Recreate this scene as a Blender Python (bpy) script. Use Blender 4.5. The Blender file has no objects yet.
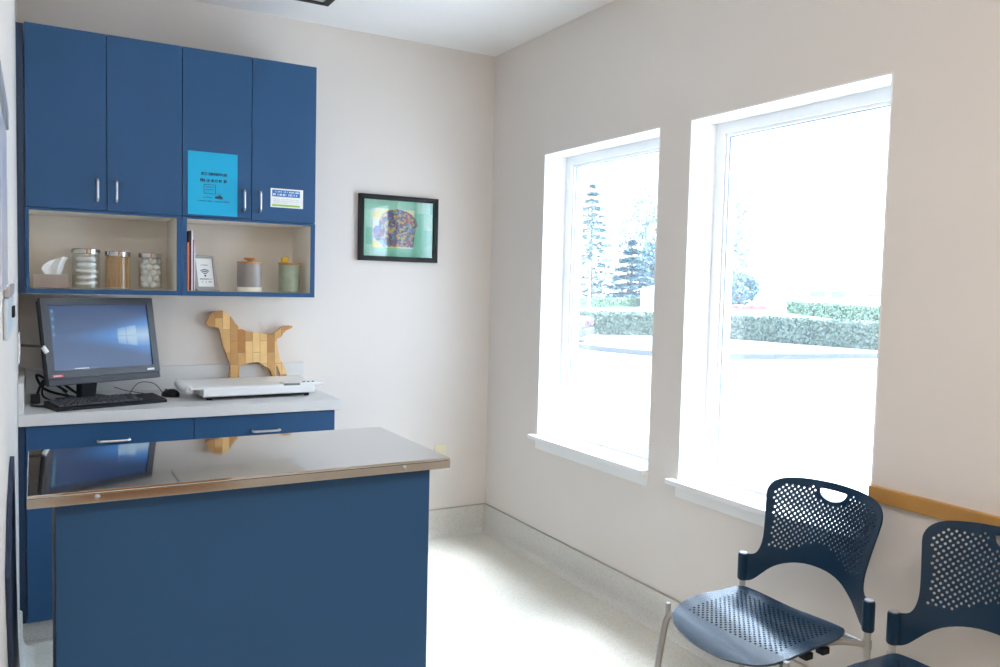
import bpy, bmesh, math, random
from mathutils import Vector, Matrix
from mathutils.geometry import delaunay_2d_cdt

SC = bpy.context.scene
COL = SC.collection
PI = math.pi
random.seed(11)

# room: back wall y=0, right wall x=0, left wall x=LW, floor z=0
LW, H, YF = -2.384, 2.772, -5.3
BB = .1536                      # cove height

# ------------------------------------------------------------------ materials
MATS = {}


def mat(name, col=(.8, .8, .8), rough=.5, metal=0., var=0., vscale=8., bump=0., bscale=60., spec=.5, coat=0.):
    if name in MATS:
        return MATS[name]
    m = bpy.data.materials.new(name)
    m.use_nodes = True
    nt = m.node_tree
    b = nt.nodes['Principled BSDF']
    b.inputs['Base Color'].default_value = (*col, 1)
    b.inputs['Roughness'].default_value = rough
    b.inputs['Metallic'].default_value = metal
    b.inputs['Specular IOR Level'].default_value = spec
    b.inputs['Coat Weight'].default_value = coat
    if var or bump:
        tc = nt.nodes.new('ShaderNodeTexCoord')
    if var:
        n = nt.nodes.new('ShaderNodeTexNoise')
        n.inputs['Scale'].default_value = vscale
        n.inputs['Detail'].default_value = 4
        nt.links.new(tc.outputs['Object'], n.inputs['Vector'])
        mx = nt.nodes.new('ShaderNodeMix')
        mx.data_type = 'RGBA'
        mx.inputs[6].default_value = (*[c * (1 - var) for c in col], 1)
        mx.inputs[7].default_value = (*[min(1, c * (1 + var)) for c in col], 1)
        nt.links.new(n.outputs['Fac'], mx.inputs[0])
        nt.links.new(mx.outputs[2], b.inputs['Base Color'])
    if bump:
        n2 = nt.nodes.new('ShaderNodeTexNoise')
        n2.inputs['Scale'].default_value = bscale
        n2.inputs['Detail'].default_value = 3
        nt.links.new(tc.outputs['Object'], n2.inputs['Vector'])
        bp = nt.nodes.new('ShaderNodeBump')
        bp.inputs['Strength'].default_value = bump
        bp.inputs['Distance'].default_value = .002
        nt.links.new(n2.outputs['Fac'], bp.inputs['Height'])
        nt.links.new(bp.outputs['Normal'], b.inputs['Normal'])
    MATS[name] = m
    return m


def terrazzo(name, base, dark, light, rough, scale):
    m = mat(name, base, rough)
    nt = m.node_tree
    b = nt.nodes['Principled BSDF']
    tc = nt.nodes.new('ShaderNodeTexCoord')
    v = nt.nodes.new('ShaderNodeTexVoronoi')
    v.inputs['Scale'].default_value = scale
    nt.links.new(tc.outputs['Object'], v.inputs['Vector'])
    sep = nt.nodes.new('ShaderNodeSeparateColor')
    nt.links.new(v.outputs['Color'], sep.inputs[0])
    rp = nt.nodes.new('ShaderNodeValToRGB')
    e = rp.color_ramp.elements
    rp.color_ramp.interpolation = 'CONSTANT'
    e[0].position = 0
    e[0].color = (*dark, 1)
    e[1].position = .12
    e[1].color = (*base, 1)
    k = e.new(.72)
    k.color = (*light, 1)
    nt.links.new(sep.outputs[0], rp.inputs[0])
    n = nt.nodes.new('ShaderNodeTexNoise')
    n.inputs['Scale'].default_value = 2.5
    n.inputs['Detail'].default_value = 5
    nt.links.new(tc.outputs['Object'], n.inputs['Vector'])
    r2 = nt.nodes.new('ShaderNodeValToRGB')
    r2.color_ramp.elements[0].position = .3
    r2.color_ramp.elements[0].color = (.93, .93, .91, 1)
    r2.color_ramp.elements[1].position = .7
    r2.color_ramp.elements[1].color = (1, 1, 1, 1)
    nt.links.new(n.outputs['Fac'], r2.inputs[0])
    mx = nt.nodes.new('ShaderNodeMix')
    mx.data_type = 'RGBA'
    mx.blend_type = 'MULTIPLY'
    mx.inputs[0].default_value = 1
    nt.links.new(rp.outputs[0], mx.inputs[6])
    nt.links.new(r2.outputs[0], mx.inputs[7])
    nt.links.new(mx.outputs[2], b.inputs['Base Color'])
    return m


def glass(name, tint, veil=0., refl=.06, rough=.0):
    m = bpy.data.materials.new(name)
    m.use_nodes = True
    nt = m.node_tree
    nt.nodes.clear()
    out = nt.nodes.new('ShaderNodeOutputMaterial')
    tr = nt.nodes.new('ShaderNodeBsdfTransparent')
    tr.inputs[0].default_value = (*tint, 1)
    gl = nt.nodes.new('ShaderNodeBsdfGlossy')
    gl.inputs['Roughness'].default_value = rough
    lw = nt.nodes.new('ShaderNodeLayerWeight')
    lw.inputs['Blend'].default_value = .5
    pw = nt.nodes.new('ShaderNodeMath')
    pw.operation = 'POWER'
    pw.inputs[1].default_value = 4
    nt.links.new(lw.outputs['Facing'], pw.inputs[0])
    mul = nt.nodes.new('ShaderNodeMath')
    mul.operation = 'MULTIPLY_ADD'
    mul.inputs[1].default_value = .45
    mul.inputs[2].default_value = refl
    mul.use_clamp = True
    nt.links.new(pw.outputs[0], mul.inputs[0])
    mx = nt.nodes.new('ShaderNodeMixShader')
    nt.links.new(mul.outputs[0], mx.inputs[0])
    cur = tr
    if veil:
        tl = nt.nodes.new('ShaderNodeBsdfTranslucent')
        tl.inputs[0].default_value = (.93, .97, 1, 1)
        m2 = nt.nodes.new('ShaderNodeMixShader')
        m2.inputs[0].default_value = veil
        nt.links.new(tr.outputs[0], m2.inputs[1])
        nt.links.new(tl.outputs[0], m2.inputs[2])
        cur = m2
    nt.links.new(cur.outputs[0], mx.inputs[1])
    nt.links.new(gl.outputs[0], mx.inputs[2])
    nt.links.new(mx.outputs[0], out.inputs[0])
    MATS[name] = m
    return m


def emis(name, col, s):
    m = bpy.data.materials.new(name)
    m.use_nodes = True
    b = m.node_tree.nodes['Principled BSDF']
    b.inputs['Base Color'].default_value = (.02, .02, .02, 1)
    b.inputs['Emission Color'].default_value = (*col, 1)
    b.inputs['Emission Strength'].default_value = s
    return m


WALL = mat('wall_paint', (.745, .692, .64), .6, var=.015, vscale=3, bump=.06, bscale=120)
CEIL = mat('ceiling_paint', (.88, .87, .85), .8, var=.01)
WHITE = mat('white_trim_paint', (.86, .86, .85), .4, bump=.03)
VINYL = mat('white_window_vinyl', (.84, .85, .85), .3, bump=.02)
FLOOR = terrazzo('speckled_floor', (.69, .665, .59), (.62, .59, .51), (.74, .715, .65), .33, 170)
COVE = terrazzo('speckled_cove', (.68, .66, .61), (.58, .56, .51), (.73, .715, .68), .5, 260)
BLUE = mat('blue_laminate', (.025, .086, .197), .45, var=.05, vscale=5, bump=.03, bscale=200, spec=.28)
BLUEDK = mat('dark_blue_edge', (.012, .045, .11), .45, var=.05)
CREAM = mat('cream_melamine', (.84, .79, .71), .45, var=.02)
COUNTER = mat('pale_grey_laminate', (.68, .68, .67), .35, var=.03, vscale=40)
STEEL = mat('brushed_steel', (.52, .51, .49), .16, 1., var=.05, vscale=3, bump=.02, bscale=90)
STEELTOP = mat('polished_steel_top', (.58, .58, .58), .045, 1., var=.03, vscale=2)
CHROME = mat('satin_chrome', (.55, .54, .55), .36, 1., var=.02)
GREYMET = mat('grey_painted_tube', (.42, .41, .39), .38, .6, var=.03)
NAVY = mat('navy_plastic', (.003, .024, .056), .33, var=.06, vscale=30, spec=.33)
NAVYSEAT = mat('highlight_navy_seat', (.003, .024, .056), .24, var=.06, vscale=30, spec=.95)  # same plastic as the back, gloss raised to strengthen the window highlight
BLACK = mat('black_plastic', (.010, .010, .012), .5, var=.1, vscale=40, spec=.25)
BEZEL = mat('grey_bezel_plastic', (.042, .043, .05), .42, var=.04, vscale=30)
KEY = mat('key_plastic', (.06, .063, .07), .55, var=.08, vscale=60, spec=.2)
CABLE = mat('black_rubber', (.008, .008, .009), .55, var=.1, vscale=50)
WPLAST = mat('white_plastic', (.80, .80, .79), .35, var=.015)
LPLAST = mat('light_grey_plastic', (.55, .57, .58), .4, var=.02)
PAPER = mat('white_paper', (.85, .85, .83), .7, var=.01)
INK = mat('dark_ink', (.02, .05, .09), .7, var=.05)
OAK = mat('oak_rail_wood', (.52, .27, .07), .4, var=.18, vscale=9)
LIDWOOD = mat('lid_wood', (.48, .22, .07), .45, var=.15, vscale=25)
COTTON = mat('white_cotton', (.85, .84, .82), .95, var=.02, bump=.6, bscale=120)
STICK = mat('birch_stick_wood', (.60, .35, .13), .6, var=.2, vscale=60)
IVORY = mat('ivory_plate', (.80, .74, .52), .4, var=.01)


def brick_mat(name, cols, sx, sz, mortar, mcol, rough, rot=0, coat=0.):
    """strips/blocks of varying tone over an xz face (Object coords)"""
    m = mat(name, cols[0], rough, coat=coat)
    nt = m.node_tree
    b = nt.nodes['Principled BSDF']
    tc = nt.nodes.new('ShaderNodeTexCoord')
    mp = nt.nodes.new('ShaderNodeMapping')
    mp.inputs['Rotation'].default_value = (PI / 2, 0, rot)
    nt.links.new(tc.outputs['Object'], mp.inputs[0])
    sc = mp
    br = nt.nodes.new('ShaderNodeTexBrick')
    br.inputs['Color1'].default_value = (*cols[0], 1)
    br.inputs['Color2'].default_value = (*cols[1], 1)
    br.inputs['Mortar'].default_value = (*mcol, 1)
    br.inputs['Scale'].default_value = 1
    br.inputs['Mortar Size'].default_value = mortar
    br.inputs['Brick Width'].default_value = sx
    br.inputs['Row Height'].default_value = sz
    br.inputs['Bias'].default_value = 0
    nt.links.new(sc.outputs[0], br.inputs[0])
    n = nt.nodes.new('ShaderNodeTexNoise')
    n.inputs['Scale'].default_value = 30
    n.inputs['Detail'].default_value = 5
    nt.links.new(tc.outputs['Object'], n.inputs[0])
    mx = nt.nodes.new('ShaderNodeMix')
    mx.data_type = 'RGBA'
    mx.blend_type = 'MULTIPLY'
    mx.inputs[0].default_value = .25
    nt.links.new(br.outputs[0], mx.inputs[6])
    nt.links.new(n.outputs['Fac'], mx.inputs[7])
    nt.links.new(mx.outputs[2], b.inputs['Base Color'])
    return m


DOGWOOD = brick_mat('butcher_block_wood', ((1, .66, .28), (.50, .22, .06)), .115, .036, .0008, (.30, .15, .05), .4, rot=PI / 2)
MATGREEN = brick_mat('green_block_mat', ((.13, .52, .30), (.34, .68, .48)), .075, .09, 0, (.2, .6, .4), .6)


def mosaic_mat():
    m = mat('colour_mosaic_print', (.4, .3, .4), .5)
    nt = m.node_tree
    b = nt.nodes['Principled BSDF']
    tc = nt.nodes.new('ShaderNodeTexCoord')
    v = nt.nodes.new('ShaderNodeTexVoronoi')
    v.inputs['Scale'].default_value = 85
    nt.links.new(tc.outputs['Object'], v.inputs['Vector'])
    hs = nt.nodes.new('ShaderNodeSeparateColor')
    nt.links.new(v.outputs['Color'], hs.inputs[0])
    rp = nt.nodes.new('ShaderNodeValToRGB')
    rp.color_ramp.interpolation = 'CONSTANT'
    cols = [(.02, .02, .03), (.34, .02, .03), (.10, .10, .15), (.60, .24, .04), (.03, .06, .20), (.24, .22, .28), (.08, .05, .15), (.05, .22, .28), (.42, .33, .08), (.05, .05, .07)]
    e = rp.color_ramp.elements
    e[0].color = (*cols[0], 1)
    e[1].position = .1
    e[1].color = (*cols[1], 1)
    for i, c in enumerate(cols[2:]):
        k = e.new(.2 + i * .1)
        k.color = (*c, 1)
    nt.links.new(hs.outputs[0], rp.inputs[0])
    nt.links.new(rp.outputs[0], b.inputs['Base Color'])
    return m


# ------------------------------------------------------------------ geometry
def new():
    return bmesh.new()


def add_box(bm, x0, x1, y0, y1, z0, z1, bev=0., seg=2):
    t = bmesh.new()
    bmesh.ops.create_cube(t, size=1)
    for v in t.verts:
        v.co = Vector(((x0 + x1) / 2 + v.co.x * (x1 - x0), (y0 + y1) / 2 + v.co.y * (y1 - y0), (z0 + z1) / 2 + v.co.z * (z1 - z0)))
    if bev:
        bmesh.ops.bevel(t, geom=t.edges[:], offset=bev, segments=seg, affect='EDGES', profile=.5)
    join(bm, t)
    return bm


def join(bm, t):
    me = bpy.data.meshes.new('tmp')
    t.to_mesh(me)
    t.free()
    bm.from_mesh(me)
    bpy.data.meshes.remove(me)


def box(x0, x1, y0, y1, z0, z1, bev=0., seg=2):
    return add_box(new(), x0, x1, y0, y1, z0, z1, bev, seg)


def add_tube(bm, pts, r, n=10, caps=True):
    pts = [Vector(p) for p in pts]
    rs = r if isinstance(r, (list, tuple)) else [r] * len(pts)
    rings = []
    ref = None
    for i, p in enumerate(pts):
        d = (pts[min(i + 1, len(pts) - 1)] - pts[max(i - 1, 0)]).normalized()
        if ref is None:
            ref = Vector((0, 0, 1)) if abs(d.z) < .9 else Vector((1, 0, 0))
        u = d.cross(ref)
        if u.length < 1e-4:
            u = d.cross(Vector((0, 1, 0)))
        u.normalize()
        w = d.cross(u).normalized()
        ref = u.cross(d).normalized()
        rings.append([bm.verts.new(p + (u * math.cos(2 * PI * k / n) + w * math.sin(2 * PI * k / n)) * rs[i]) for k in range(n)])
    for a, b in zip(rings, rings[1:]):
        for k in range(n):
            bm.faces.new((a[k], a[(k + 1) % n], b[(k + 1) % n], b[k]))
    if caps:
        bm.faces.new(rings[0][::-1])
        bm.faces.new(rings[-1])
    return bm


def smooth_path(pts, k=6):
    pts = [Vector(p) for p in pts]
    out = []
    for i in range(len(pts) - 1):
        p0, p1, p2, p3 = pts[max(i - 1, 0)], pts[i], pts[i + 1], pts[min(i + 2, len(pts) - 1)]
        for j in range(k):
            t = j / k
            out.append(.5 * (2 * p1 + (p2 - p0) * t + (2 * p0 - 5 * p1 + 4 * p2 - p3) * t * t + (3 * p1 - p0 - 3 * p2 + p3) * t ** 3))
    out.append(pts[-1])
    return out


def add_lathe(bm, prof, n=32, c=(0, 0, 0)):
    """prof: (r, z) list; closed at r=0 ends"""
    rings = []
    for r, z in prof:
        if r < 1e-6:
            rings.append([bm.verts.new((c[0], c[1], c[2] + z))])
        else:
            rings.append([bm.verts.new((c[0] + r * math.cos(2 * PI * k / n), c[1] + r * math.sin(2 * PI * k / n), c[2] + z)) for k in range(n)])
    for a, b in zip(rings, rings[1:]):
        for k in range(n):
            k2 = (k + 1) % n
            if len(a) == 1 and len(b) == 1:
                continue
            if len(a) == 1:
                bm.faces.new((a[0], b[k2], b[k]))
            elif len(b) == 1:
                bm.faces.new((a[k], a[k2], b[0]))
            else:
                bm.faces.new((a[k], a[k2], b[k2], b[k]))
    return bm


def prism(poly, y0, y1, bev=0.):
    """extrude an xz outline along y"""
    bm = new()
    f = bm.faces.new([bm.verts.new((x, y0, z)) for x, z in poly])
    r = bmesh.ops.extrude_face_region(bm, geom=[f])
    for v in r['geom']:
        if isinstance(v, bmesh.types.BMVert):
            v.co.y = y1
    bmesh.ops.recalc_face_normals(bm, faces=bm.faces[:])
    if bev:
        ed = [e for e in bm.edges if abs(e.verts[0].co.y - e.verts[1].co.y) < 1e-6]
        bmesh.ops.bevel(bm, geom=ed, offset=bev, segments=2, affect='EDGES')
    return bm


def obj(name, bm, m, parent=None, smooth=True, ang=35, recalc=True):
    if recalc:
        bmesh.ops.recalc_face_normals(bm, faces=bm.faces[:])
    me = bpy.data.meshes.new(name)
    bm.to_mesh(me)
    bm.free()
    if m:
        me.materials.append(m)
    if smooth:
        me.shade_smooth()
        me.set_sharp_from_angle(angle=math.radians(ang))
    o = bpy.data.objects.new(name, me)
    if smooth and ang < 40:
        wn = o.modifiers.new('weighted', 'WEIGHTED_NORMAL')
        wn.keep_sharp = True
    COL.objects.link(o)
    if parent:
        o.parent = parent
    return o


def tag(o, label, cat, group=None):
    o['label'] = label
    o['category'] = cat
    if group:
        o['group'] = group
    return o


def thing(name, label, cat, loc=(0, 0, 0), rotz=0., group=None):
    o = bpy.data.objects.new(name, None)
    o.empty_display_size = .05
    COL.objects.link(o)
    o.location = loc
    o.rotation_euler = (0, 0, rotz)
    return tag(o, label, cat, group)


def struct(name, bm, m, smooth=False, parent=None):
    o = obj(name, bm, m, parent, smooth=smooth)
    if not parent:
        o['kind'] = 'structure'
    return o


def dup(root, loc=None, rotz=None, label=None):
    r = root.copy()
    COL.objects.link(r)
    if loc is not None:
        r.location = loc
    if rotz is not None:
        r.rotation_euler = (0, 0, rotz)
    if label:
        r['label'] = label
    for ch in list(root.children):
        c = ch.copy()
        COL.objects.link(c)
        c.parent = r
        for g in list(ch.children):
            d = g.copy()
            COL.objects.link(d)
            d.parent = c
    return r


# ------------------------------------------------------------------ room shell
struct('floor', box(LW - .2, .2, YF - .2, .2, -.12, 0), FLOOR)
struct('ceiling', box(LW - .2, .2, YF - .2, .2, H, H + .12), CEIL)
struct('wall_back', box(LW - .2, .2, 0, .2, 0, H), WALL)
struct('wall_left', box(LW - .2, LW, YF, 0, 0, H), WALL)

W1 = (-1.4682, -.5564)
W2 = (-2.5564, -1.6536)
ZT, ZS = 2.1442, .6618
WT, REC = .22, .136


def wall_with_openings():
    bm = new()
    ys = [YF, W2[0], W2[1], W1[0], W1[1], 0.]
    zs = [0, ZS, ZT, H]
    hole = {(1, 1), (3, 1)}
    V = {}

    def v(i, j, s):
        if (i, j, s) not in V:
            V[i, j, s] = bm.verts.new((WT if s else 0., ys[i], zs[j]))
        return V[i, j, s]
    for i in range(5):
        for j in range(3):
            if (i, j) in hole:
                for a, b in (((i, j), (i + 1, j)), ((i + 1, j), (i + 1, j + 1)), ((i + 1, j + 1), (i, j + 1)), ((i, j + 1), (i, j))):
                    bm.faces.new((v(*a, 0), v(*b, 0), v(*b, 1), v(*a, 1)))
                continue
            for s in (0, 1):
                bm.faces.new((v(i, j, s), v(i + 1, j, s), v(i + 1, j + 1, s), v(i, j + 1, s)))
    for i in range(5):
        bm.faces.new((v(i, 0, 0), v(i + 1, 0, 0), v(i + 1, 0, 1), v(i, 0, 1)))
        bm.faces.new((v(i, 3, 0), v(i + 1, 3, 0), v(i + 1, 3, 1), v(i, 3, 1)))
    for j in range(3):
        bm.faces.new((v(0, j, 0), v(0, j + 1, 0), v(0, j + 1, 1), v(0, j, 1)))
        bm.faces.new((v(5, j, 0), v(5, j + 1, 0), v(5, j + 1, 1), v(5, j, 1)))
    return bm


struct('wall_right', wall_with_openings(), WALL)
# wall behind the camera with a brown wooden door in it
struct('wall_front', box(LW - .2, .2, YF - .2, YF, 0, H), WALL)
door = struct('door_1', box(-2.20, -1.25, YF, YF + .04, .005, 2.08, .003), mat('brown_door_wood', (.34, .145, .035), .4, var=.2, vscale=5))
struct('door_handle', add_tube(new(), [(-1.33, YF + .04, 1.0), (-1.33, YF + .09, 1.0), (-1.46, YF + .09, 1.0)], .01), CHROME, True, door)

# coved baseboards
COVEP = [(0, BB), (.006, BB), (.010, BB - .006), (.010, .05), (.013, .03), (.020, .016), (.032, .006), (.05, .0015), (.05, 0), (0, 0)]


def cove(a, b, nrm):
    """profile swept from a to b (xy), nrm pointing into the room"""
    bm = new()
    r = []
    for p in (a, b):
        r.append([bm.verts.new((p[0] + nrm[0] * d, p[1] + nrm[1] * d, z)) for d, z in COVEP])
    n = len(COVEP)
    for k in range(n):
        bm.faces.new((r[0][k], r[0][(k + 1) % n], r[1][(k + 1) % n], r[1][k]))
    bm.faces.new(r[0])
    bm.faces.new(r[1][::-1])
    return bm


b = struct('baseboard_back', cove((-1.13, 0), (0, 0), (0, -1)), COVE, True)
struct('cove_cap', box(-1.13, -.0002, -.0105, -.0002, BB + .0003, BB + .0028), mat('grey_brown_cap', (.44, .40, .35), .6, var=.1), False, b)
b = struct('baseboard_right', cove((0, 0), (0, YF), (-1, 0)), COVE, True)
CAPM = mat('grey_brown_cap', (.44, .40, .35), .6, var=.1)
struct('cove_cap', box(-.0105, -.0002, YF, -.0110, BB + .0003, BB + .0035), CAPM, False, b)
struct('baseboard_left', cove((LW, YF), (LW, -.62), (1, 0)), COVE, True)

# oak chair rail beyond the second window
struct('trim_1', box(-.018, 0, -4.6, W2[0] + .003, .795, .845, .004), OAK, True)


def window(n, y0, y1):
    w = struct('window_%d' % n, frame_ring(y0, y1, ZS, ZT, .048, REC, WT - .004), VINYL)
    struct('window_bead', frame_ring(y0 + .048, y1 - .048, ZS + .048, ZT - .048, .012, REC + .014, REC + .05), WHITE, False, w)
    g = struct('window_glass', box(REC + .03, REC + .036, y0 + .055, y1 - .055, ZS + .055, ZT - .055), GLASSW, False, w)
    struct('window_gasket', frame_ring(y0 + .06, y1 - .06, ZS + .06, ZT - .06, .004, REC + .024, REC + .029), mat('grey_gasket', (.25, .30, .38), .6), False, w)
    bm = box(-.042, REC, y0 + .001, y1 - .001, ZS - .0005, ZS + .0015)
    sill = new()
    add_box(sill, -.042, 0.0, y0 - .002, y1 + .034, ZS - .02, ZS + .0015, .003)
    struct('window_sill', sill, WHITE, True, w)
    bm.free()
    struct('window_stool', box(-.001, REC, y0 + .0005, y1 - .0005, ZS - .0005, ZS + .0015), WHITE, True, w)
    struct('window_apron', box(-.012, 0, y0 + .0, y1 - .0, ZS - .07, ZS - .02, .002), WHITE, True, w)
    # painted reveals: jambs and head lining
    bm = new()
    t = .006
    vs = [(y0, ZS), (y0, ZT), (y1, ZT), (y1, ZS)]
    ins = [(y0 + t, ZS), (y0 + t, ZT - t), (y1 - t, ZT - t), (y1 - t, ZS)]
    poly = vs + ins[::-1]
    a = [bm.verts.new((-.001, y, z)) for y, z in poly]
    b = [bm.verts.new((REC, y, z)) for y, z in poly]
    k = len(poly)
    for i in range(k):
        bm.faces.new((a[i], a[(i + 1) % k], b[(i + 1) % k], b[i]))
    bm.faces.new(a)
    bm.faces.new(b[::-1])
    struct('window_reveal', bm, WHITE, False, w)
    return w


def frame_ring(y0, y1, z0, z1, w, xa, xb):
    bm = new()
    o = [(y0, z0), (y1, z0), (y1, z1), (y0, z1)]
    i = [(y0 + w, z0 + w), (y1 - w, z0 + w), (y1 - w, z1 - w), (y0 + w, z1 - w)]
    R = []
    for x in (xa, xb):
        R.append([[bm.verts.new((x, y, z)) for y, z in o], [bm.verts.new((x, y, z)) for y, z in i]])
    for k in range(4):
        j = (k + 1) % 4
        for s in (0, 1):
            bm.faces.new((R[s][0][k], R[s][0][j], R[s][1][j], R[s][1][k]))
        for q in (0, 1):
            bm.faces.new((R[0][q][k], R[0][q][j], R[1][q][j], R[1][q][k]))
    return bm


GLASSW = glass('glare_veil_glass', (.97, .985, .99), veil=.016, refl=.04)  # translucent share stands in for glare washing out the view outside
window(1, *W1)
window(2, *W2)

# ------------------------------------------------------------------ wall cabinets
CT, DB, NT, NB, CB = 2.4645, 1.727, 1.712, 1.392, 1.372
CX = [-2.356, -2.0546, -1.7533, -1.4519, -1.1505]


def bar_handle(vertical, x, y, z, L, parent, name='handle'):
    d = Vector((0, 0, 1)) if vertical else Vector((1, 0, 0))
    c = Vector((x, y, z))
    o = Vector((0, -.03, 0))
    pts = [c - d * L / 2, c - d * L / 2 + o * .75, c - d * (L / 2 - .008) + o, c + d * (L / 2 - .008) + o, c + d * L / 2 + o * .75, c + d * L / 2]
    obj(name, add_tube(new(), pts, .0052, 8), CHROME, parent)


def wall_cabinet(x0, xm, x1, label, filler):
    t = thing('wall_cabinet', label, 'cabinet', (0, 0, 0), 0, 'blue wall cabinets above the counter')
    g = .0015
    obj('carcass', box(x0 + .0005, x1 - .0005, -.311, -.0015, NT + .0125, CT - .001, .001), BLUE, t)
    # open niche: blue outer shell, cream lining
    bm = new()
    w = .018
    o = [(x0 + .0005, CB), (x1 - .0005, CB), (x1 - .0005, NT + .012), (x0 + .0005, NT + .012)]
    wl = .013 if filler else .020
    i = [(x0 + wl, NB), (x1 - .0215, NB), (x1 - .0215, NT + .003), (x0 + wl, NT + .003)]
    R = [[[bm.verts.new((x, y, z)) for x, z in P] for P in (o, i)] for y in (-.331, -.0015)]
    for k in range(4):
        j = (k + 1) % 4
        for s in (0, 1):
            bm.faces.new((R[s][0][k], R[s][0][j], R[s][1][j], R[s][1][k]))
        for q in (0, 1):
            bm.faces.new((R[0][q][k], R[0][q][j], R[1][q][j], R[1][q][k]))
    obj('open_shelf', bm, BLUE, t, smooth=False)
    bm = new()
    e = .0006
    P = [(i[0][0] + e, i[0][1] + e), (i[1][0] - e, i[1][1] + e), (i[2][0] - e, i[2][1] - e), (i[3][0] + e, i[3][1] - e)]
    f = [bm.verts.new((x, -.3285, z)) for x, z in P]
    b = [bm.verts.new((x, -.012, z)) for x, z in P]
    for k in range(4):
        j = (k + 1) % 4
        bm.faces.new((f[k], f[j], b[j], b[k]))
    bm.faces.new(b)
    obj('shelf_lining', bm, CREAM, t, smooth=False)
    obj('underside_panel', box(x0 + .004, x1 - .004, -.312, -.004, CB - .0025, CB - .0003), CREAM, t, smooth=False)
    for a, b_, side in ((x0, xm, 1), (xm, x1, -1)):
        d = obj('door', box(a + g, b_ - g, -.331, -.3125, DB, CT, .0012), BLUE, t)
        hx = (b_ - .036) if side > 0 else (a + .036)
        bar_handle(True, hx, -.331, 1.812, .088, d)
    if filler:
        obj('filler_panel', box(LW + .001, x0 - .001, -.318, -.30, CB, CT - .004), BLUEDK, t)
    return t


wall_cabinet(CX[0], CX[1], CX[2], 'blue double-door wall cabinet in the corner, glass jars in its open shelf', True)
wall_cabinet(CX[2], CX[3], CX[4], 'blue double-door wall cabinet with a cyan flyer taped to its door', False)

# ------------------------------------------------------------------ base cabinets and worktop
BX0, BXM, BX1 = -2.359, -1.744, -1.13


def base_cabinet(x0, x1, label, filler, hx):
    t = thing('base_cabinet', label, 'cabinet', (0, 0, 0), 0, 'blue base cabinets under the counter')
    obj('carcass', box(x0 + .0005, x1 - .0005, -.58, -.0015, .0885, .8665, .001), BLUE, t)
    d = obj('drawer', box(x0 + .0015, x1 - .0015, -.601, -.5815, .70, .8625, .0012), BLUE, t)
    bar_handle(False, hx, -.601, .792, .115, d)
    xm = (x0 + x1) / 2
    for a, b, s in ((x0, xm, 1), (xm, x1, -1)):
        q = obj('door', box(a + .0015, b - .0015, -.601, -.5815, .0905, .697, .0012), BLUE, t)
        bar_handle(True, b - .04 if s > 0 else a + .04, -.601, .60, .1, q)
    if filler:
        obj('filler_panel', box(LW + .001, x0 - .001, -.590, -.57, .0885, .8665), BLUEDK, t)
    return t


base_cabinet(BX0, BXM, 'blue base cabinet in the corner, under the computer', True, -2.051)
base_cabinet(BXM, BX1, 'blue base cabinet under the white pet scale', False, -1.445)
struct('baseboard_cabinet', box(LW + .001, BX1 - .01, -.552, -.54, 0, .088, .002), COVE, True)

t = thing('countertop', 'pale grey laminate countertop with low backsplash over the blue base cabinets', 'countertop')
obj('worktop', box(LW + .001, -1.108, -.622, -.001, .8675, .914, .003), COUNTER, t)
obj('backsplash', box(LW + .022, -1.108, -.02, -.001, .9145, 1.027, .002), COUNTER, t)
obj('side_splash', box(LW + .001, LW + .0205, -.615, -.001, .9145, 1.035, .002), COUNTER, t)

# ------------------------------------------------------------------ things on the shelves
def tissue():
    t = thing('tissue_box', 'grey-brown tissue box with a white tissue pulled up', 'tissue box', (-2.264, -.2, 1.3935))
    obj('carton', box(-.066, .066, -.075, .075, 0, .058, .002), mat('taupe_card', (.30, .23, .19), .7, var=.25, vscale=14), t)
    bm = new()
    # folded tissue: a fan pulled to the right
    rows = [[(-.02, -.02, .056), (.0, -.012, .056), (.02, -.016, .056), (.036, -.004, .056)],
            [(-.034, -.03, .080), (-.005, -.012, .082), (.025, -.026, .084), (.046, -.002, .082)],
            [(-.030, -.032, .095), (.006, -.016, .106), (.034, -.030, .112), (.054, -.004, .110)],
            [(-.004, -.02, .116), (.026, -.010, .126), (.046, -.024, .134), (.066, -.006, .132)]]
    g = [[bm.verts.new(p) for p in r] for r in rows]
    for a, b in zip(g, g[1:]):
        for k in range(3):
            bm.faces.new((a[k], a[k + 1], b[k + 1], b[k]))
    bmesh.ops.subdivide_edges(bm, edges=bm.edges[:], cuts=2, use_grid_fill=True, smooth=.6)
    bmesh.ops.solidify(bm, geom=bm.faces[:], thickness=.0012)
    obj('tissue', bm, PAPER, t, ang=60)


tissue()
JARGLASS = glass('clear_jar_glass', (.97, .98, .97), refl=.05)


def jar(x, r, h, label):
    t = thing('glass_jar', label, 'jar', (x, -.19, 1.3935), 0, 'glass supply jars on the left shelf')
    bm = new()
    add_lathe(bm, [(0, 0), (r - .004, 0), (r, .004), (r, h - .02), (r - .003, h - .012), (r - .003, h), (r - .006, h), (r - .006, h - .012), (r - .003, h - .02), (r - .003, .007), (0, .006)], 36)
    obj('glass_body', bm, JARGLASS, t)
    bm = new()
    add_lathe(bm, [(0, h + .0155), (r - .002, h + .0155), (r + .001, h + .013), (r + .001, h - .006), (r - .0005, h - .006), (r - .0005, h + .003), (0, h + .004)], 36)
    obj('lid', bm, mat('polished_lid_metal', (.50, .48, .46), .12, 1., var=.03), t)
    return t


jar(-2.128, .056, .158, 'glass jar with metal lid full of soft white gauze pads')
jar(-2.002, .052, .152, 'glass jar with metal lid holding wooden sticks')
jar(-1.868, .050, .150, 'glass jar with metal lid packed with fluffy cotton balls')


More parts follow.
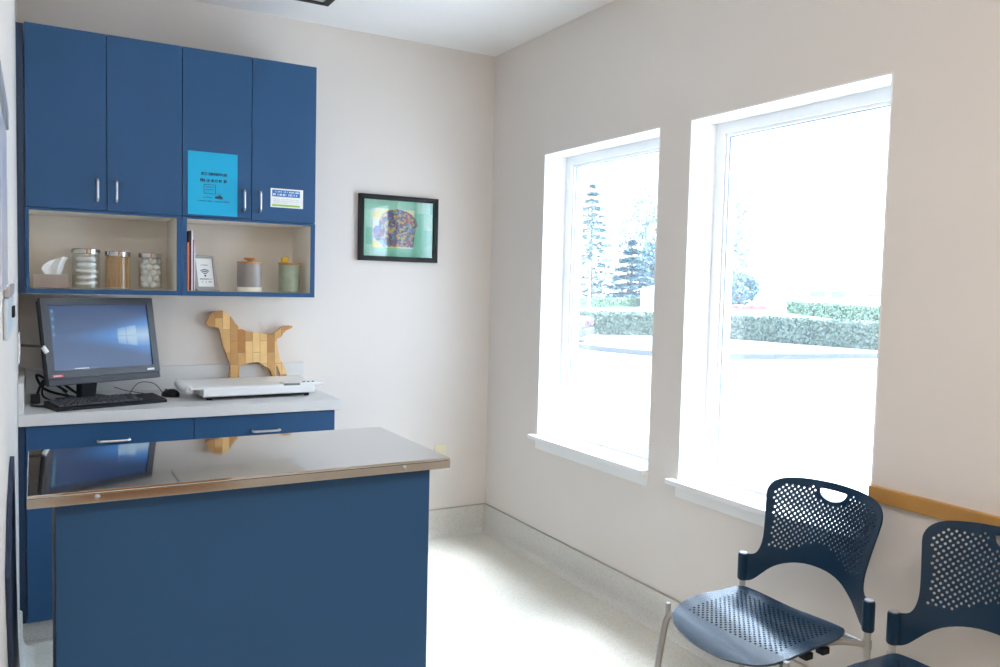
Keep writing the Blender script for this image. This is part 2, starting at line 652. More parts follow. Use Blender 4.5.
def blob(rx, ry, rz, seed, amp=.25):
    rnd = random.Random(seed)
    bm = new()
    bmesh.ops.create_icosphere(bm, subdivisions=2, radius=1)
    ph = [rnd.uniform(0, 6) for _ in range(6)]
    for v in bm.verts:
        c = v.co
        k = 1 + amp * (math.sin(3 * c.x + ph[0]) * math.sin(3 * c.y + ph[1]) + .6 * math.sin(5 * c.z + ph[2]) * math.cos(4 * c.x + ph[3]))
        v.co = Vector((c.x * rx * k, c.y * ry * k, c.z * rz * k))
    return bm


# gauze pads: stacked, leaning folded squares
rnd = random.Random(5)
gz = None
for k in range(5):
    loc = (-2.128 + rnd.uniform(-.004, .004), -.19 + rnd.uniform(-.003, .003), 1.3935 + .0250 + k * .0262)
    if gz is None:
        gz = obj('gauze_pad', blob(.0440, .0420, .0122, 21, .13), COTTON, ang=180)
        tag(gz, 'soft white gauze pad inside the left-hand glass jar', 'gauze pad', 'gauze pads in the jar')
        o = gz
    else:
        o = gz.copy()
        COL.objects.link(o)
    o.location = loc
    o.rotation_euler = (rnd.uniform(-.1, .1), rnd.uniform(-.1, .1), rnd.uniform(0, 6))
# wooden sticks
stick = None
spots = []
for ring, (rr, cnt) in enumerate(((.0445, 34), (.036, 24), (.026, 14), (.014, 7))):
    for k in range(cnt):
        a = 2 * PI * k / cnt + ring * .3
        spots.append((rr, a))
for rr, a in spots:
    if stick is None:
        stick = obj('wooden_stick', add_tube(new(), [(0, 0, 0), (0, 0, .142)], .0031, 6), STICK)
        tag(stick, 'thin birch stick standing in the middle glass jar', 'stick', 'wooden sticks in the jar')
        o = stick
    else:
        o = stick.copy()
        COL.objects.link(o)
    a2 = a + .10
    p0 = Vector((-2.002 + rr * math.cos(a), -.19 + rr * math.sin(a), 1.4005))
    p1 = Vector((-2.002 + rr * math.cos(a2), -.19 + rr * math.sin(a2), 1.4005 + .142))
    o.location = p0
    o.rotation_mode = 'QUATERNION'
    o.rotation_quaternion = Vector((0, 0, 1)).rotation_difference((p1 - p0).normalized())
# cotton balls
cb = None
rnd = random.Random(9)
for lay in range(5):
    for k in range(5):
        a = k * PI * .4 + lay * PI * .2
        rr = .0272
        if cb is None:
            cb = obj('cotton_ball', blob(.0160, .0160, .0150, 3, .12), COTTON, ang=180)
            tag(cb, 'fluffy white cotton ball inside the right-hand glass jar', 'cotton ball', 'cotton balls in the jar')
            o = cb
        else:
            o = cb.copy()
            COL.objects.link(o)
        o.location = (-1.868 + rr * math.cos(a), -.19 + rr * math.sin(a), 1.3935 + .0235 + lay * .0262)
        o.rotation_euler = (rnd.uniform(0, 6), rnd.uniform(0, 6), rnd.uniform(0, 6))

# booklets standing against the divider
bk = [('coral', (.75, .22, .12), .22, .005, 'thin coral-red booklet leaning nearest the shelf divider'),
      ('black', (.02, .015, .03), .272, .008, 'black booklet between the coral and the white one'),
      ('white', (.80, .76, .78), .275, .006, 'white booklet standing between the black and the magenta ones'),
      ('magenta', (.42, .06, .16), .232, .004, 'thin magenta booklet, second from the right of the row'),
      ('ice', (.70, .80, .86), .205, .004, 'pale blue-white booklet at the right end of the row, behind the small frame')]
x = -1.7210
for nm, c, h, th, lab in bk:
    b = thing('booklet', lab, 'booklet', (x + th / 2 + .001, -.165, 1.3935), 0, 'booklets leaning on the right shelf')
    m = mat('booklet_cover_' + nm, c, .45, var=.2, vscale=25)
    # cover wraps spine (front, -y) and both sides; pages inside
    y0, y1 = -.11, .10
    lean = 0
    bm = new()
    poly = [(-th / 2, y1), (-th / 2, y0), (th / 2, y0), (th / 2, y1), (th / 2 - .0008, y1), (th / 2 - .0008, y0 + .0008), (-th / 2 + .0008, y0 + .0008), (-th / 2 + .0008, y1)]
    lo = [bm.verts.new((a, q, 0)) for a, q in poly]
    hi = [bm.verts.new((a - lean * h, q, h)) for a, q in poly]
    for k in range(8):
        bm.faces.new((lo[k], lo[(k + 1) % 8], hi[(k + 1) % 8], hi[k]))
    bm.faces.new(lo[::-1])
    bm.faces.new(hi)
    obj('cover', bm, m, b, smooth=False)
    obj('pages', box(-th / 2 + .001, th / 2 - .001, y0 + .002, y1 - .003, .002, h - .003), PAPER, b, smooth=False)
    x += th + .0012

# little easel frame with the wireless sign
t = thing('sign_frame', 'small grey easel frame showing a wireless sign, beside the booklets', 'sign', (-1.628, -.215, 1.3935), .26)
TL = math.radians(15)
rotm = Matrix.Rotation(-TL, 4, 'X')


def tilted(bm, off=(0, 0, .006)):
    bmesh.ops.transform(bm, matrix=Matrix.Translation(off) @ rotm, verts=bm.verts[:])
    return bm


def ring_xz(x0, x1, z0, z1, w, ya, yb, wb=None):
    bm = new()
    o = [(x0, z0), (x1, z0), (x1, z1), (x0, z1)]
    i = [(x0 + w, z0 + (wb or w)), (x1 - w, z0 + (wb or w)), (x1 - w, z1 - w), (x0 + w, z1 - w)]
    R = [[[bm.verts.new((x, y, z)) for x, z in P] for P in (o, i)] for y in (ya, yb)]
    for k in range(4):
        j = (k + 1) % 4
        for s in (0, 1):
            bm.faces.new((R[s][0][k], R[s][0][j], R[s][1][j], R[s][1][k]))
        for q in (0, 1):
            bm.faces.new((R[0][q][k], R[0][q][j], R[1][q][j], R[1][q][k]))
    return bm


obj('frame', tilted(ring_xz(-.052, .052, 0, .162, .012, -.008, .006)), mat('pewter_frame', (.36, .34, .31), .35, .5, var=.05), t)
obj('sign_card', tilted(box(-.041, .041, -.002, .001, .011, .151)), PAPER, t)
obj('foot_rest', box(-.054, .054, -.026, .012, 0, .0065, .002), mat('pewter_frame'), t)
obj('back_strut', add_box(new(), -.012, .012, .028, .064, 0, .006), mat('pewter_frame'), t)


def arc_poly(cx, cz, r0, r1, a0, a1, n=10):
    o = [(cx + r1 * math.sin(a0 + (a1 - a0) * k / n), cz + r1 * math.cos(a0 + (a1 - a0) * k / n)) for k in range(n + 1)]
    i = [(cx + r0 * math.sin(a0 + (a1 - a0) * k / n), cz + r0 * math.cos(a0 + (a1 - a0) * k / n)) for k in range(n + 1)]
    return o + i[::-1]


def add_flat(bm, poly, y):
    bm.faces.new([bm.verts.new((a, y, b)) for a, b in poly])


bm = new()
for r0, r1 in ((.010, .0145), (.0185, .023), (.027, .0315)):
    n = 10
    P = arc_poly(0, .066, r0, r1, -.75, .75, n)
    vs = [bm.verts.new((a, -.0026, b)) for a, b in P]
    for k in range(n):
        bm.faces.new((vs[k], vs[k + 1], vs[2 * n - k], vs[2 * n + 1 - k]))
add_flat(bm, [(.0048 * math.cos(k * PI / 6), .066 + .0048 * math.sin(k * PI / 6)) for k in range(12)], -.0026)
obj('wireless_symbol', tilted(bm), INK, t, smooth=False)


def marks(bm, x0, x1, z, h, y, rnd, cw=.62):
    """a row of small illegible letter-like strokes, as blurred in the photo"""
    x = x0
    while x < x1:
        w = h * cw * rnd.uniform(.7, 1.2)
        if rnd.random() < .16:
            x += w
            continue
        s = h * .2
        k = rnd.randrange(4)
        add_flat(bm, [(x, z), (x + s, z), (x + s, z + h), (x, z + h)], y)
        if k != 0:
            add_flat(bm, [(x + s, z + h - s), (x + w * .8, z + h - s), (x + w * .8, z + h), (x + s, z + h)], y)
        if k in (1, 2):
            add_flat(bm, [(x + s, z), (x + w * .8, z), (x + w * .8, z + s), (x + s, z + s)], y)
        if k in (2, 3):
            add_flat(bm, [(x + w * .8 - s, z + s), (x + w * .8, z + s), (x + w * .8, z + h - s), (x + w * .8 - s, z + h - s)], y)
        x += w


bm = new()
rnd = random.Random(2)
marks(bm, -.016, .016, .115, .004, -.0026, rnd)
marks(bm, -.028, .030, .047, .0055, -.0026, rnd)
marks(bm, -.024, .026, .034, .0055, -.0026, rnd)
obj('sign_text', tilted(bm), INK, t, smooth=False)

# canisters
t = thing('canister', 'grey ceramic canister with wooden lid and round knob', 'canister', (-1.437, -.235, 1.3935))
prof = [(0, 0), (.054, 0), (.0565, .003), (.0565, .0225), (.0568, .023)]
bm = add_lathe(new(), [(0, 0), (.054, 0), (.0565, .003), (.0565, .022)], 40)
obj('unglazed_foot', bm, mat('cream_stoneware', (.74, .68, .56), .7, var=.03), t)
bm = add_lathe(new(), [(.0565, .022), (.0572, .024), (.0572, .128), (.055, .132), (.050, .132)], 40)
obj('body', bm, mat('grey_glaze', (.27, .235, .21), .3, var=.05, vscale=30), t)
ld = obj('lid', add_lathe(new(), [(0, .1325), (.0575, .1325), (.0585, .136), (.0575, .141), (0, .141)], 40), LIDWOOD, t)
obj('knob', add_lathe(new(), [(.010, .141), (.012, .148), (.024, .151), (.027, .156), (.024, .161), (0, .161)], 30), LIDWOOD, ld)

t = thing('canister', 'sage green glazed canister with flat wooden lid and yellow tab', 'canister', (-1.248, -.235, 1.3935))
m = mat('sage_glaze', (.30, .33, .23), .28, var=.35, vscale=22, bump=.2, bscale=60)
pr_ = [(0, 0), (.047, 0)]
for k in range(15):
    z = .004 + k * .009
    pr_ += [(.0505 + (.0008 if k % 2 else 0), z)]
pr_ += [(.049, .1335), (.045, .1335)]
obj('body', add_lathe(new(), pr_, 40), m, t)
ld = obj('lid', add_lathe(new(), [(0, .134), (.052, .134), (.0535, .138), (.052, .143), (0, .143)], 40), LIDWOOD, t)
obj('yellow_tab', box(-.038, -.006, -.014, .014, .1435, .171, .004), mat('yellow_foam', (.72, .46, .02), .6, var=.12, vscale=40), ld)

# ------------------------------------------------------------------ papers on doors
Y0 = -.3318
t = thing('flyer', 'cyan paper flyer taped to the blue wall cabinet door', 'flyer')
CY = mat('cyan_paper', (.0, .40, .66), .6, var=.02)
obj('sheet', box(-1.7295, -1.5155, Y0 - .0008, Y0, 1.736, 2.016), CY, t)
bm = new()
rnd = random.Random(4)
marks(bm, -1.687, -1.560, 1.913, .013, Y0 - .0011, rnd)
marks(bm, -1.678, -1.566, 1.884, .013, Y0 - .0011, rnd)
obj('heading_text', bm, INK, t, smooth=False)
bm = new()
marks(bm, -1.690, -1.552, 1.796, .0045, Y0 - .0011, rnd)
obj('caption_text', bm, INK, t, smooth=False)
bm = new()


def line(bm, a, b, w, y):
    d = Vector((b[0] - a[0], b[1] - a[1]))
    n = Vector((-d.y, d.x)).normalized() * w / 2
    add_flat(bm, [(a[0] + n.x, a[1] + n.y), (b[0] + n.x, b[1] + n.y), (b[0] - n.x, b[1] - n.y), (a[0] - n.x, a[1] - n.y)], y)


Y1 = Y0 - .0011
for a, b in (((-1.661, 1.872), (-1.612, 1.872)), ((-1.661, 1.832), (-1.612, 1.832)), ((-1.661, 1.872), (-1.661, 1.832)), ((-1.612, 1.872), (-1.612, 1.832)),
             ((-1.655, 1.862), (-1.618, 1.862)), ((-1.655, 1.85), (-1.618, 1.85)), ((-1.666, 1.815), (-1.625, 1.815)), ((-1.603, 1.835), (-1.596, 1.826)), ((-1.588, 1.835), (-1.592, 1.826))):
    line(bm, a, b, .0022, Y1)
add_flat(bm, [(-1.615, 1.812), (-1.58, 1.810), (-1.582, 1.822), (-1.594, 1.827), (-1.603, 1.822), (-1.611, 1.824)], Y1)
obj('printed_drawing', bm, INK, t, smooth=False)

t = thing('notice_card', 'small white card with blue header and green footer on the cabinet door', 'card')
obj('sheet', box(-1.365, -1.212, Y0 - .0008, Y0, 1.792, 1.880), PAPER, t)
bm = new()
add_flat(bm, [(-1.358, 1.842), (-1.227, 1.842), (-1.227, 1.873), (-1.358, 1.873)], Y1)
obj('blue_header', bm, mat('blue_print', (.01, .16, .48), .6, var=.1), t, smooth=False)
bm = new()
rnd = random.Random(8)
marks(bm, -1.345, -1.230, 1.861, .007, Y1 - .0003, rnd)
marks(bm, -1.354, -1.232, 1.847, .009, Y1 - .0003, rnd)
obj('header_text', bm, PAPER, t, smooth=False)
bm = new()
add_flat(bm, [(-1.358, 1.797), (-1.227, 1.797), (-1.227, 1.806), (-1.358, 1.806)], Y1)
obj('green_footer', bm, mat('green_print', (.30, .52, .08), .6, var=.1), t, smooth=False)
bm = new()
for z in (1.812, 1.820, 1.828):
    marks(bm, -1.352, -1.232, z, .004, Y1, rnd)
obj('small_text', bm, mat('pale_grey_ink', (.55, .57, .6), .7), t, smooth=False)

# ------------------------------------------------------------------ framed picture
t = thing('framed_picture', 'black framed dog-head print with green mat on the back wall', 'picture', (-.588, -.0015, 1.748))
FW, FH = .231, .178
obj('frame', ring_xz(-FW, FW, -FH, FH, .026, -.026, 0), mat('black_frame', (.006, .006, .007), .45, var=.1, spec=.3), t)
obj('frame_lip', ring_xz(-FW + .009, FW - .009, -FH + .009, FH - .009, .006, -.030, -.0265), mat('black_frame'), t)
obj('mat_board', box(-FW + .0262, FW - .0262, -.010, -.006, -FH + .0262, FH - .0262), MATGREEN, t, smooth=False)
bm = new()
add_flat(bm, [(-.152, -.105), (.09, -.105), (.09, .105), (-.152, .105)], -.0104)
ART = mat('sunny_print_ground', (.7, .69, .64), .5)
nt = ART.node_tree
tc = nt.nodes.new('ShaderNodeTexCoord')
nz = nt.nodes.new('ShaderNodeTexNoise')
nz.inputs['Scale'].default_value = 14
rp = nt.nodes.new('ShaderNodeValToRGB')
e = rp.color_ramp.elements
e[0].position, e[0].color = .36, (.22, .50, .85, 1)
e[1].position, e[1].color = .46, (.68, .67, .63, 1)
k = e.new(.58)
k.color = (.70, .58, .06, 1)
nt.links.new(tc.outputs['Object'], nz.inputs[0])
nt.links.new(nz.outputs['Fac'], rp.inputs[0])
nt.links.new(rp.outputs[0], nt.nodes['Principled BSDF'].inputs['Base Color'])
obj('print_ground', bm, ART, t, smooth=False)
head = [(-.140, -.030), (-.146, -.005), (-.132, .012), (-.115, .012), (-.112, .045), (-.095, .075), (-.06, .098), (-.01, .106), (.04, .098), (.08, .08), (.105, .055), (.112, .02), (.098, -.01), (.09, -.05), (.088, -.098), (-.06, -.098), (-.085, -.08), (-.09, -.065), (-.125, -.07), (-.138, -.055)]
bm = new()
vs = [bm.verts.new((a, -.0109, b)) for a, b in head]
f = bm.faces.new(vs)
bmesh.ops.triangulate(bm, faces=[f])
obj('dog_head_print', bm, mosaic_mat(), t, smooth=False)
bm = new()
add_flat(bm, [(-.140, -.030), (-.146, -.005), (-.132, .012), (-.115, .012), (-.108, -.005), (-.115, -.03)], -.0113)
obj('muzzle_print', bm, mat('violet_print', (.16, .14, .50), .5, var=.1), t, smooth=False)
obj('glass', box(-FW + .0262, FW - .0262, -.017, -.015, -FH + .0262, FH - .0262), glass('picture_glass', (.98, .98, .98), refl=.055), t, smooth=False)

# outlets
t = thing('wall_outlet', 'ivory outlet plate low on the back wall beside the steel table', 'outlet', (-.304, -.0005, .474))
obj('cover_plate', box(-.037, .037, -.006, 0, -.058, .058, .002), IVORY, t)
for z in (-.02, .02):
    obj('socket', add_box(new(), -.015, .015, -.0075, -.0055, z - .013, z + .013, .0007), mat('ivory_plate'), t)

# ------------------------------------------------------------------ computer
YAW, TILT = .4541, .1977
MW, MH = .4995, .3641
mc = Vector((-2.0668, -.30, 1.1769))
t = thing('computer', 'black all-in-one computer with lit blue screen on the counter corner', 'computer', (mc.x, mc.y, .9145), YAW)
lift = mc.z - .9145
MT = Matrix.Translation((0, 0, lift)) @ Matrix.Rotation(-TILT, 4, 'X')


def mon(bm):
    bmesh.ops.transform(bm, matrix=MT, verts=bm.verts[:])
    return bm


hw, hh = MW / 2, MH / 2
bz = .030
chin = .058
obj('bezel', mon(ring_xz(-hw, hw, -hh + .028, hh, bz, 0, .022, chin - .026)), BEZEL, t)
obj('speaker_bar', mon(box(-hw + .001, hw - .001, .002, .024, -hh, -hh + .0275, .002)), mat('dark_bar_plastic', (.03, .032, .04), .5, var=.1, vscale=120), t)
bm = box(-hw + .004, hw - .004, .0205, .05, -hh + .004, hh - .004, .008)
obj('rear_housing', mon(bm), BLACK, t)


def screen_mat():
    m = bpy.data.materials.new('lit_screen')
    m.use_nodes = True
    nt = m.node_tree
    b = nt.nodes['Principled BSDF']
    b.inputs['Base Color'].default_value = (.025, .027, .03, 1)
    b.inputs['Roughness'].default_value = .28
    b.inputs['Specular IOR Level'].default_value = .6
    tc = nt.nodes.new('ShaderNodeTexCoord')
    sp = nt.nodes.new('ShaderNodeSeparateXYZ')
    nt.links.new(tc.outputs['Generated'], sp.inputs[0])

    def M(op, a, b_=None, c=None, clamp=False):
        n = nt.nodes.new('ShaderNodeMath')
        n.operation = op
        n.use_clamp = clamp
        for i, q in enumerate((a, b_, c)):
            if q is None:
                continue
            if isinstance(q, (int, float)):
                n.inputs[i].default_value = q
            else:
                nt.links.new(q, n.inputs[i])
        return n.outputs[0]
    u, v = sp.outputs[0], sp.outputs[2]
    dv = M('ABSOLUTE', M('SUBTRACT', v, .5))
    # beam widening to the right, light window at the right
    w = M('MULTIPLY_ADD', u, .34, .02)
    beam = M('MULTIPLY', M('SUBTRACT', 1.0, M('DIVIDE', dv, w), clamp=True), M('POWER', M('MULTIPLY', u, 1.1, clamp=True), 1.6))
    inu = M('MULTIPLY', M('GREATER_THAN', u, .66), M('LESS_THAN', u, .86))
    inv = M('LESS_THAN', dv, M('MULTIPLY_ADD', M('SUBTRACT', u, .66), .25, .12))
    cross = M('MULTIPLY', M('GREATER_THAN', dv, .008), M('GREATER_THAN', M('ABSOLUTE', M('SUBTRACT', u, .75)), .005))
    logo = M('MULTIPLY', M('MULTIPLY', inu, inv), cross)
    f = M('ADD', beam, M('MULTIPLY', logo, .35), clamp=True)
    rp = nt.nodes.new('ShaderNodeValToRGB')
    e = rp.color_ramp.elements
    e[0].position, e[0].color = 0, (.006, .05, .20, 1)
    e[1].position, e[1].color = 1, (.55, .78, 1, 1)
    k = e.new(.45)
    k.color = (.02, .25, .75, 1)
    nt.links.new(f, rp.inputs[0])
    nt.links.new(rp.outputs[0], b.inputs['Emission Color'])
    b.inputs['Emission Strength'].default_value = SCREEN
    return m


SCREEN = .075
sx0, sx1, sz0, sz1 = -hw + bz + .0005, hw - bz - .0005, -hh + chin + .0025, hh - bz - .0005
obj('screen', mon(box(sx0, sx1, .006, .012, sz0, sz1)), screen_mat(), t, smooth=False)
bm = new()
for k in range(4):
    z = sz1 - .024 - k * .033
    add_flat(bm, [(sx0 + .010, z - .006), (sx0 + .019, z - .006), (sx0 + .019, z + .006), (sx0 + .010, z + .006)], .0056)
obj('desktop_icons', mon(bm), emis('icon_glow', (.25, .8, .9), .07), t, smooth=False)
bm = new()
for k in range(7):
    x = sx0 + .085 + k * .009
    add_flat(bm, [(x, sz0 + .002), (x + .005, sz0 + .002), (x + .005, sz0 + .007), (x, sz0 + .007)], .0056)
obj('taskbar_icons', mon(bm), emis('taskbar_glow', (.85, .9, 1), .14), t, smooth=False)
obj('red_badge', mon(box(-hw + .018, -hw + .062, -.0008, .0004, -hh + .034, -hh + .044)), mat('red_badge', (.62, .06, .08), .4, var=.05), t, smooth=False)
bm = new()
rnd = random.Random(3)
marks(bm, -hw + .024, -hw + .055, -hh + .0362, .0056, -.0012, rnd)
obj('badge_lettering', mon(bm), WPLAST, t, smooth=False)
obj('rating_sticker', mon(box(hw - .062, hw - .028, -.0008, .0004, -hh + .036, -hh + .045)), WPLAST, t, smooth=False)
# stand: neck and foot
bm = new()
sh_ = -.05
vs = [[(-.042, .012, z), (.042, .012, z), (.042, .05, z), (-.042, .05, z)] for z in (.012, .20)]
vs[0] = [(-.030, .03, .012), (.030, .03, .012), (.030, .075, .012), (-.030, .075, .012)]
g = [[bm.verts.new((p[0] + sh_, p[1], p[2])) for p in q] for q in vs]
for k in range(4):
    bm.faces.new((g[0][k], g[0][(k + 1) % 4], g[1][(k + 1) % 4], g[1][k]))
bm.faces.new(g[0][::-1])
bm.faces.new(g[1])
obj('stand_neck', bm, BLACK, t, smooth=False)
obj('stand_foot', box(-.15, .05, -.0, .12, 0, .012, .005), BLACK, t)

# keyboard
kb0, kb1 = Vector((-2.249, -.60, 0)), Vector((-1.835, -.455, 0))
ang = math.atan2(kb1.y - kb0.y, kb1.x - kb0.x)
KL, KD = .44, .15
t = thing('keyboard', 'black full-size keyboard below the computer screen', 'keyboard', (-2.252, -.590, .9145), .30)
poly = [(0, 0), (0, .012), (.02, .016), (KD - .006, .026), (KD, .022), (KD, 0)]
bm = new()
a = [bm.verts.new((0, y, z)) for y, z in poly]
b = [bm.verts.new((KL, y, z)) for y, z in poly]
for k in range(6):
    bm.faces.new((a[k], a[(k + 1) % 6], b[(k + 1) % 6], b[k]))
bm.faces.new(a)
bm.faces.new(b[::-1])
obj('case', bm, BLACK, t, smooth=False)
keym = {}
p = .0185


def keycap(w):
    if w not in keym:
        bm = new()
        hw_, hd = w / 2 - .001, .0085
        lo = [bm.verts.new((sx * hw_, sy * hd, 0)) for sx, sy in ((-1, -1), (1, -1), (1, 1), (-1, 1))]
        hi = [bm.verts.new((sx * (hw_ - .0025), sy * (hd - .0022) + .0006, .0085)) for sx, sy in ((-1, -1), (1, -1), (1, 1), (-1, 1))]
        for k in range(4):
            bm.faces.new((lo[k], lo[(k + 1) % 4], hi[(k + 1) % 4], hi[k]))
        bm.faces.new(hi)
        o = obj('key', bm, KEY, None, smooth=False)
        keym[w] = o
        return o
    o = keym[w].copy()
    COL.objects.link(o)
    return o


rows = [[1.25, 1.25, 1.25, 6.25, 1.25, 1.25, 1.25, 1.25], [2.25] + [1] * 10 + [2.75], [1.75] + [1] * 11 + [2.25], [1.5] + [1] * 12 + [1.5], [1] * 13 + [2], [1] * 13 + [2]]
nk = 0
for ri, row in enumerate(rows):
    y = .022 + ri * .0195 + (.006 if ri == 5 else 0)
    z = .0165 + .0085 * (y - .02) / .125
    x = .012
    for w in row + [1, 1, 1] * (ri not in (1, 2) or ri == 1):
        if nk >= 97:
            break
        o = keycap(round(w * p, 4))
        o.parent = t
        o.location = (x + w * p / 2, y, z)
        o.rotation_euler = (.08, 0, 0)
        x += w * p
        nk += 1
pth = smooth_path([(.18, KD - .002, .012), (.17, KD + .05, .006), (.13, KD + .12, .03), (.10, KD + .16, .08)])
obj('keyboard_cable', add_tube(new(), pth, .0022, 6), CABLE, t)

# mouse
t = thing('computer_mouse', 'small black mouse beside the right end of the keyboard', 'mouse', (-1.795, -.275, .9145), .5)
bm = new()
bmesh.ops.create_uvsphere(bm, u_segments=20, v_segments=12, radius=1)
for v in bm.verts:
    c = v.co
    z = max(c.z, -.25) + .25
    v.co = Vector((c.x * .030 * (1 - .12 * c.y), c.y * .052, z * .027 * (1 - .25 * c.y)))
bmesh.ops.remove_doubles(bm, verts=bm.verts[:], dist=1e-5)
obj('shell', bm, BLACK, t, ang=60)
obj('wheel', add_tube(new(), [(-.003, .028, .0265), (.003, .028, .0265)], .006, 12), mat('grey_bezel_plastic'), t)
pth = smooth_path([(0, .050, .008), (-.01, .10, .05), (-.06, .14, .055), (-.115, .13, .01), (-.135, .10, .004), (-.09, .09, .004), (-.04, .115, .004), (-.10, .17, .02), (-.15, .19, .04)])
obj('mouse_cable', add_tube(new(), pth, .0018, 6), CABLE, t)

# cords to the left of and behind the computer
def cord(label, pts, r, extra=None):
    t = thing('power_cord', label, 'cord', pts[0])
    o = Vector(pts[0])
    obj('cable', add_tube(new(), smooth_path([Vector(p) - o for p in pts]), r, 8), CABLE, t)
    return t, o


z0 = .920
t, o = cord('thick black cord looping on the counter left of the computer stand', [(-2.325, -.26, .922), (-2.29, -.20, 1.0), (-2.23, -.20, .985), (-2.17, -.22, .94), (-2.12, -.25, z0), (-2.20, -.16, z0), (-2.29, -.12, .95), (-2.32, -.10, 1.01), (-2.27, -.09, .98), (-2.2, -.10, .93)], .0055)
obj('adapter', box(-.018, .018, -.095, -.0, -.004, .026, .004), BLACK, t)
t, o = cord('black cord rising from the counter behind the left screen edge', [(-2.34, -.42, .921), (-2.30, -.46, .921), (-2.24, -.40, .921), (-2.27, -.30, .922), (-2.30, -.22, .95), (-2.26, -.17, 1.08), (-2.25, -.17, 1.2)], .0042)
t, o = cord('black plug cord from left wall outlet to a white connector at the computer', [(-2.372, -.42, 1.165), (-2.34, -.43, 1.163), (-2.315, -.435, 1.162), (-2.296, -.432, 1.157)], .005)
obj('white_connector', add_tube(new(), [Vector((-2.298, -.432, 1.160)) - o, Vector((-2.283, -.427, 1.135)) - o], .0095, 10), WPLAST, t)

t = thing('wall_outlet', 'white outlet plate on the left wall just above the counter', 'outlet', (LW + .0005, -.41, 1.155))
obj('cover_plate', box(0, .006, -.037, .037, -.060, .060, .002), WPLAST, t)
obj('socket', box(.0055, .0075, -.015, .015, -.03, .03, .0006), WPLAST, t)

# ------------------------------------------------------------------ pet scale
t = thing('pet_scale', 'white digital pet scale with curved tray on the counter', 'scale', (-1.685, -.470, .9145), .035)
L = .50
prof = [(-.012, .052), (.0, .060), (.03, .058), (.10, .047), (.20, .047), (.27, .058), (.30, .062), (.31, .056), (.295, .046), (.20, .034), (.10, .034), (.02, .044)]
bm = new()
a = [bm.verts.new((-.055, y, z)) for y, z in prof]
b = [bm.verts.new((L + .03, y, z)) for y, z in prof]
n = len(prof)
for k in range(n):
    bm.faces.new((a[k], a[(k + 1) % n], b[(k + 1) % n], b[k]))
bm.faces.new(a)
bm.faces.new(b[::-1])
obj('tray', bm, WPLAST, t, ang=50)
bm = new()
body = [(0, .014), (-.012, .020), (-.014, .050), (-.004, .058), (.02, .058), (.06, .038), (.24, .032), (.24, .014)]
a = [bm.verts.new((0, y, z)) for y, z in body]
b = [bm.verts.new((L, y, z)) for y, z in body]
n = len(body)
for k in range(n):
    bm.faces.new((a[k], a[(k + 1) % n], b[(k + 1) % n], b[k]))
bm.faces.new(a)
bm.faces.new(b[::-1])
obj('base_housing', bm, WPLAST, t, ang=30)
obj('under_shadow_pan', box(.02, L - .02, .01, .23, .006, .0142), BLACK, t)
# rolled left end cushion and rounded right end
bm = new()
add_tube(bm, smooth_path([(-.052, .03, .046), (-.052, .12, .040), (-.052, .22, .042), (-.052, .28, .050)], 4), [.014] + [.022] * 11 + [.016], 12)
obj('end_bolster', bm, WPLAST, t, ang=60)
obj('control_panel', box(L - .15, L + .05, -.010, .055, .050, .064, .008, 3), WPLAST, t)
dp = obj('display', box(L - .145, L - .070, -.0108, -.0, .0520, .0625, .001), mat('lcd_green', (.16, .20, .17), .3, var=.05), t)
for k in range(3):
    obj('button', add_lathe(new(), [(0, .067), (.006, .067), (.007, .0645), (.007, .063), (0, .063)], 14, (L - .045 + k * .022, .012, 0)), mat('grey_bezel_plastic'), t)
for x in (.03, L - .03):
    for y in (.02, .22):
        obj('rubber_foot', add_lathe(new(), [(0, 0), (.012, 0), (.012, .0065), (0, .0065)], 14, (x, y, 0)), BLACK, t)

# ------------------------------------------------------------------ wooden dog
dog = [(-1.601, 1.234), (-1.595, 1.248), (-1.585, 1.267), (-1.575, 1.281), (-1.556, 1.292), (-1.529, 1.297), (-1.508, 1.29), (-1.49, 1.274), (-1.476, 1.254), (-1.462, 1.232), (-1.446, 1.215), (-1.421, 1.198), (-1.394, 1.19), (-1.35, 1.186), (-1.31, 1.179), (-1.282, 1.179), (-1.254, 1.197), (-1.237, 1.211), (-1.22, 1.22), (-1.192, 1.222), (-1.176, 1.216), (-1.186, 1.206), (-1.209, 1.199), (-1.226, 1.182), (-1.237, 1.163), (-1.25, 1.158), (-1.26, 1.152), (-1.255, 1.117), (-1.251, 1.083), (-1.242, 1.048), (-1.226, 1.019), (-1.215, .996), (-1.209, .964), (-1.206, .915), (-1.250, .915), (-1.240, .964), (-1.247, .985), (-1.256, 1.008), (-1.261, 1.017), (-1.263, .991), (-1.261, .963), (-1.262, .915), (-1.300, .915), (-1.284, .963), (-1.292, .992), (-1.301, 1.004), (-1.32, 1.016), (-1.337, 1.028), (-1.354, 1.039), (-1.376, 1.038), (-1.404, 1.032), (-1.431, 1.025), (-1.442, 1.017), (-1.445, .991), (-1.447, .963), (-1.446, .915), (-1.515, .915), (-1.496, .965), (-1.49, .998), (-1.491, 1.032), (-1.502, 1.065), (-1.518, 1.11), (-1.529, 1.149), (-1.532, 1.177), (-1.536, 1.193), (-1.543, 1.21), (-1.555, 1.215), (-1.582, 1.218), (-1.597, 1.223)]
bm = prism([(x + 1.38, z - .9145) for x, z in dog], -.014, .014, .002)
d = obj('wooden_dog', bm, DOGWOOD, ang=40)
d.location = (-1.38, -.058, .9148)
d.rotation_euler = (-.06, 0, 0)
tag(d, 'dog-shaped butcher-block wood cutout standing behind the white scale', 'wooden dog')

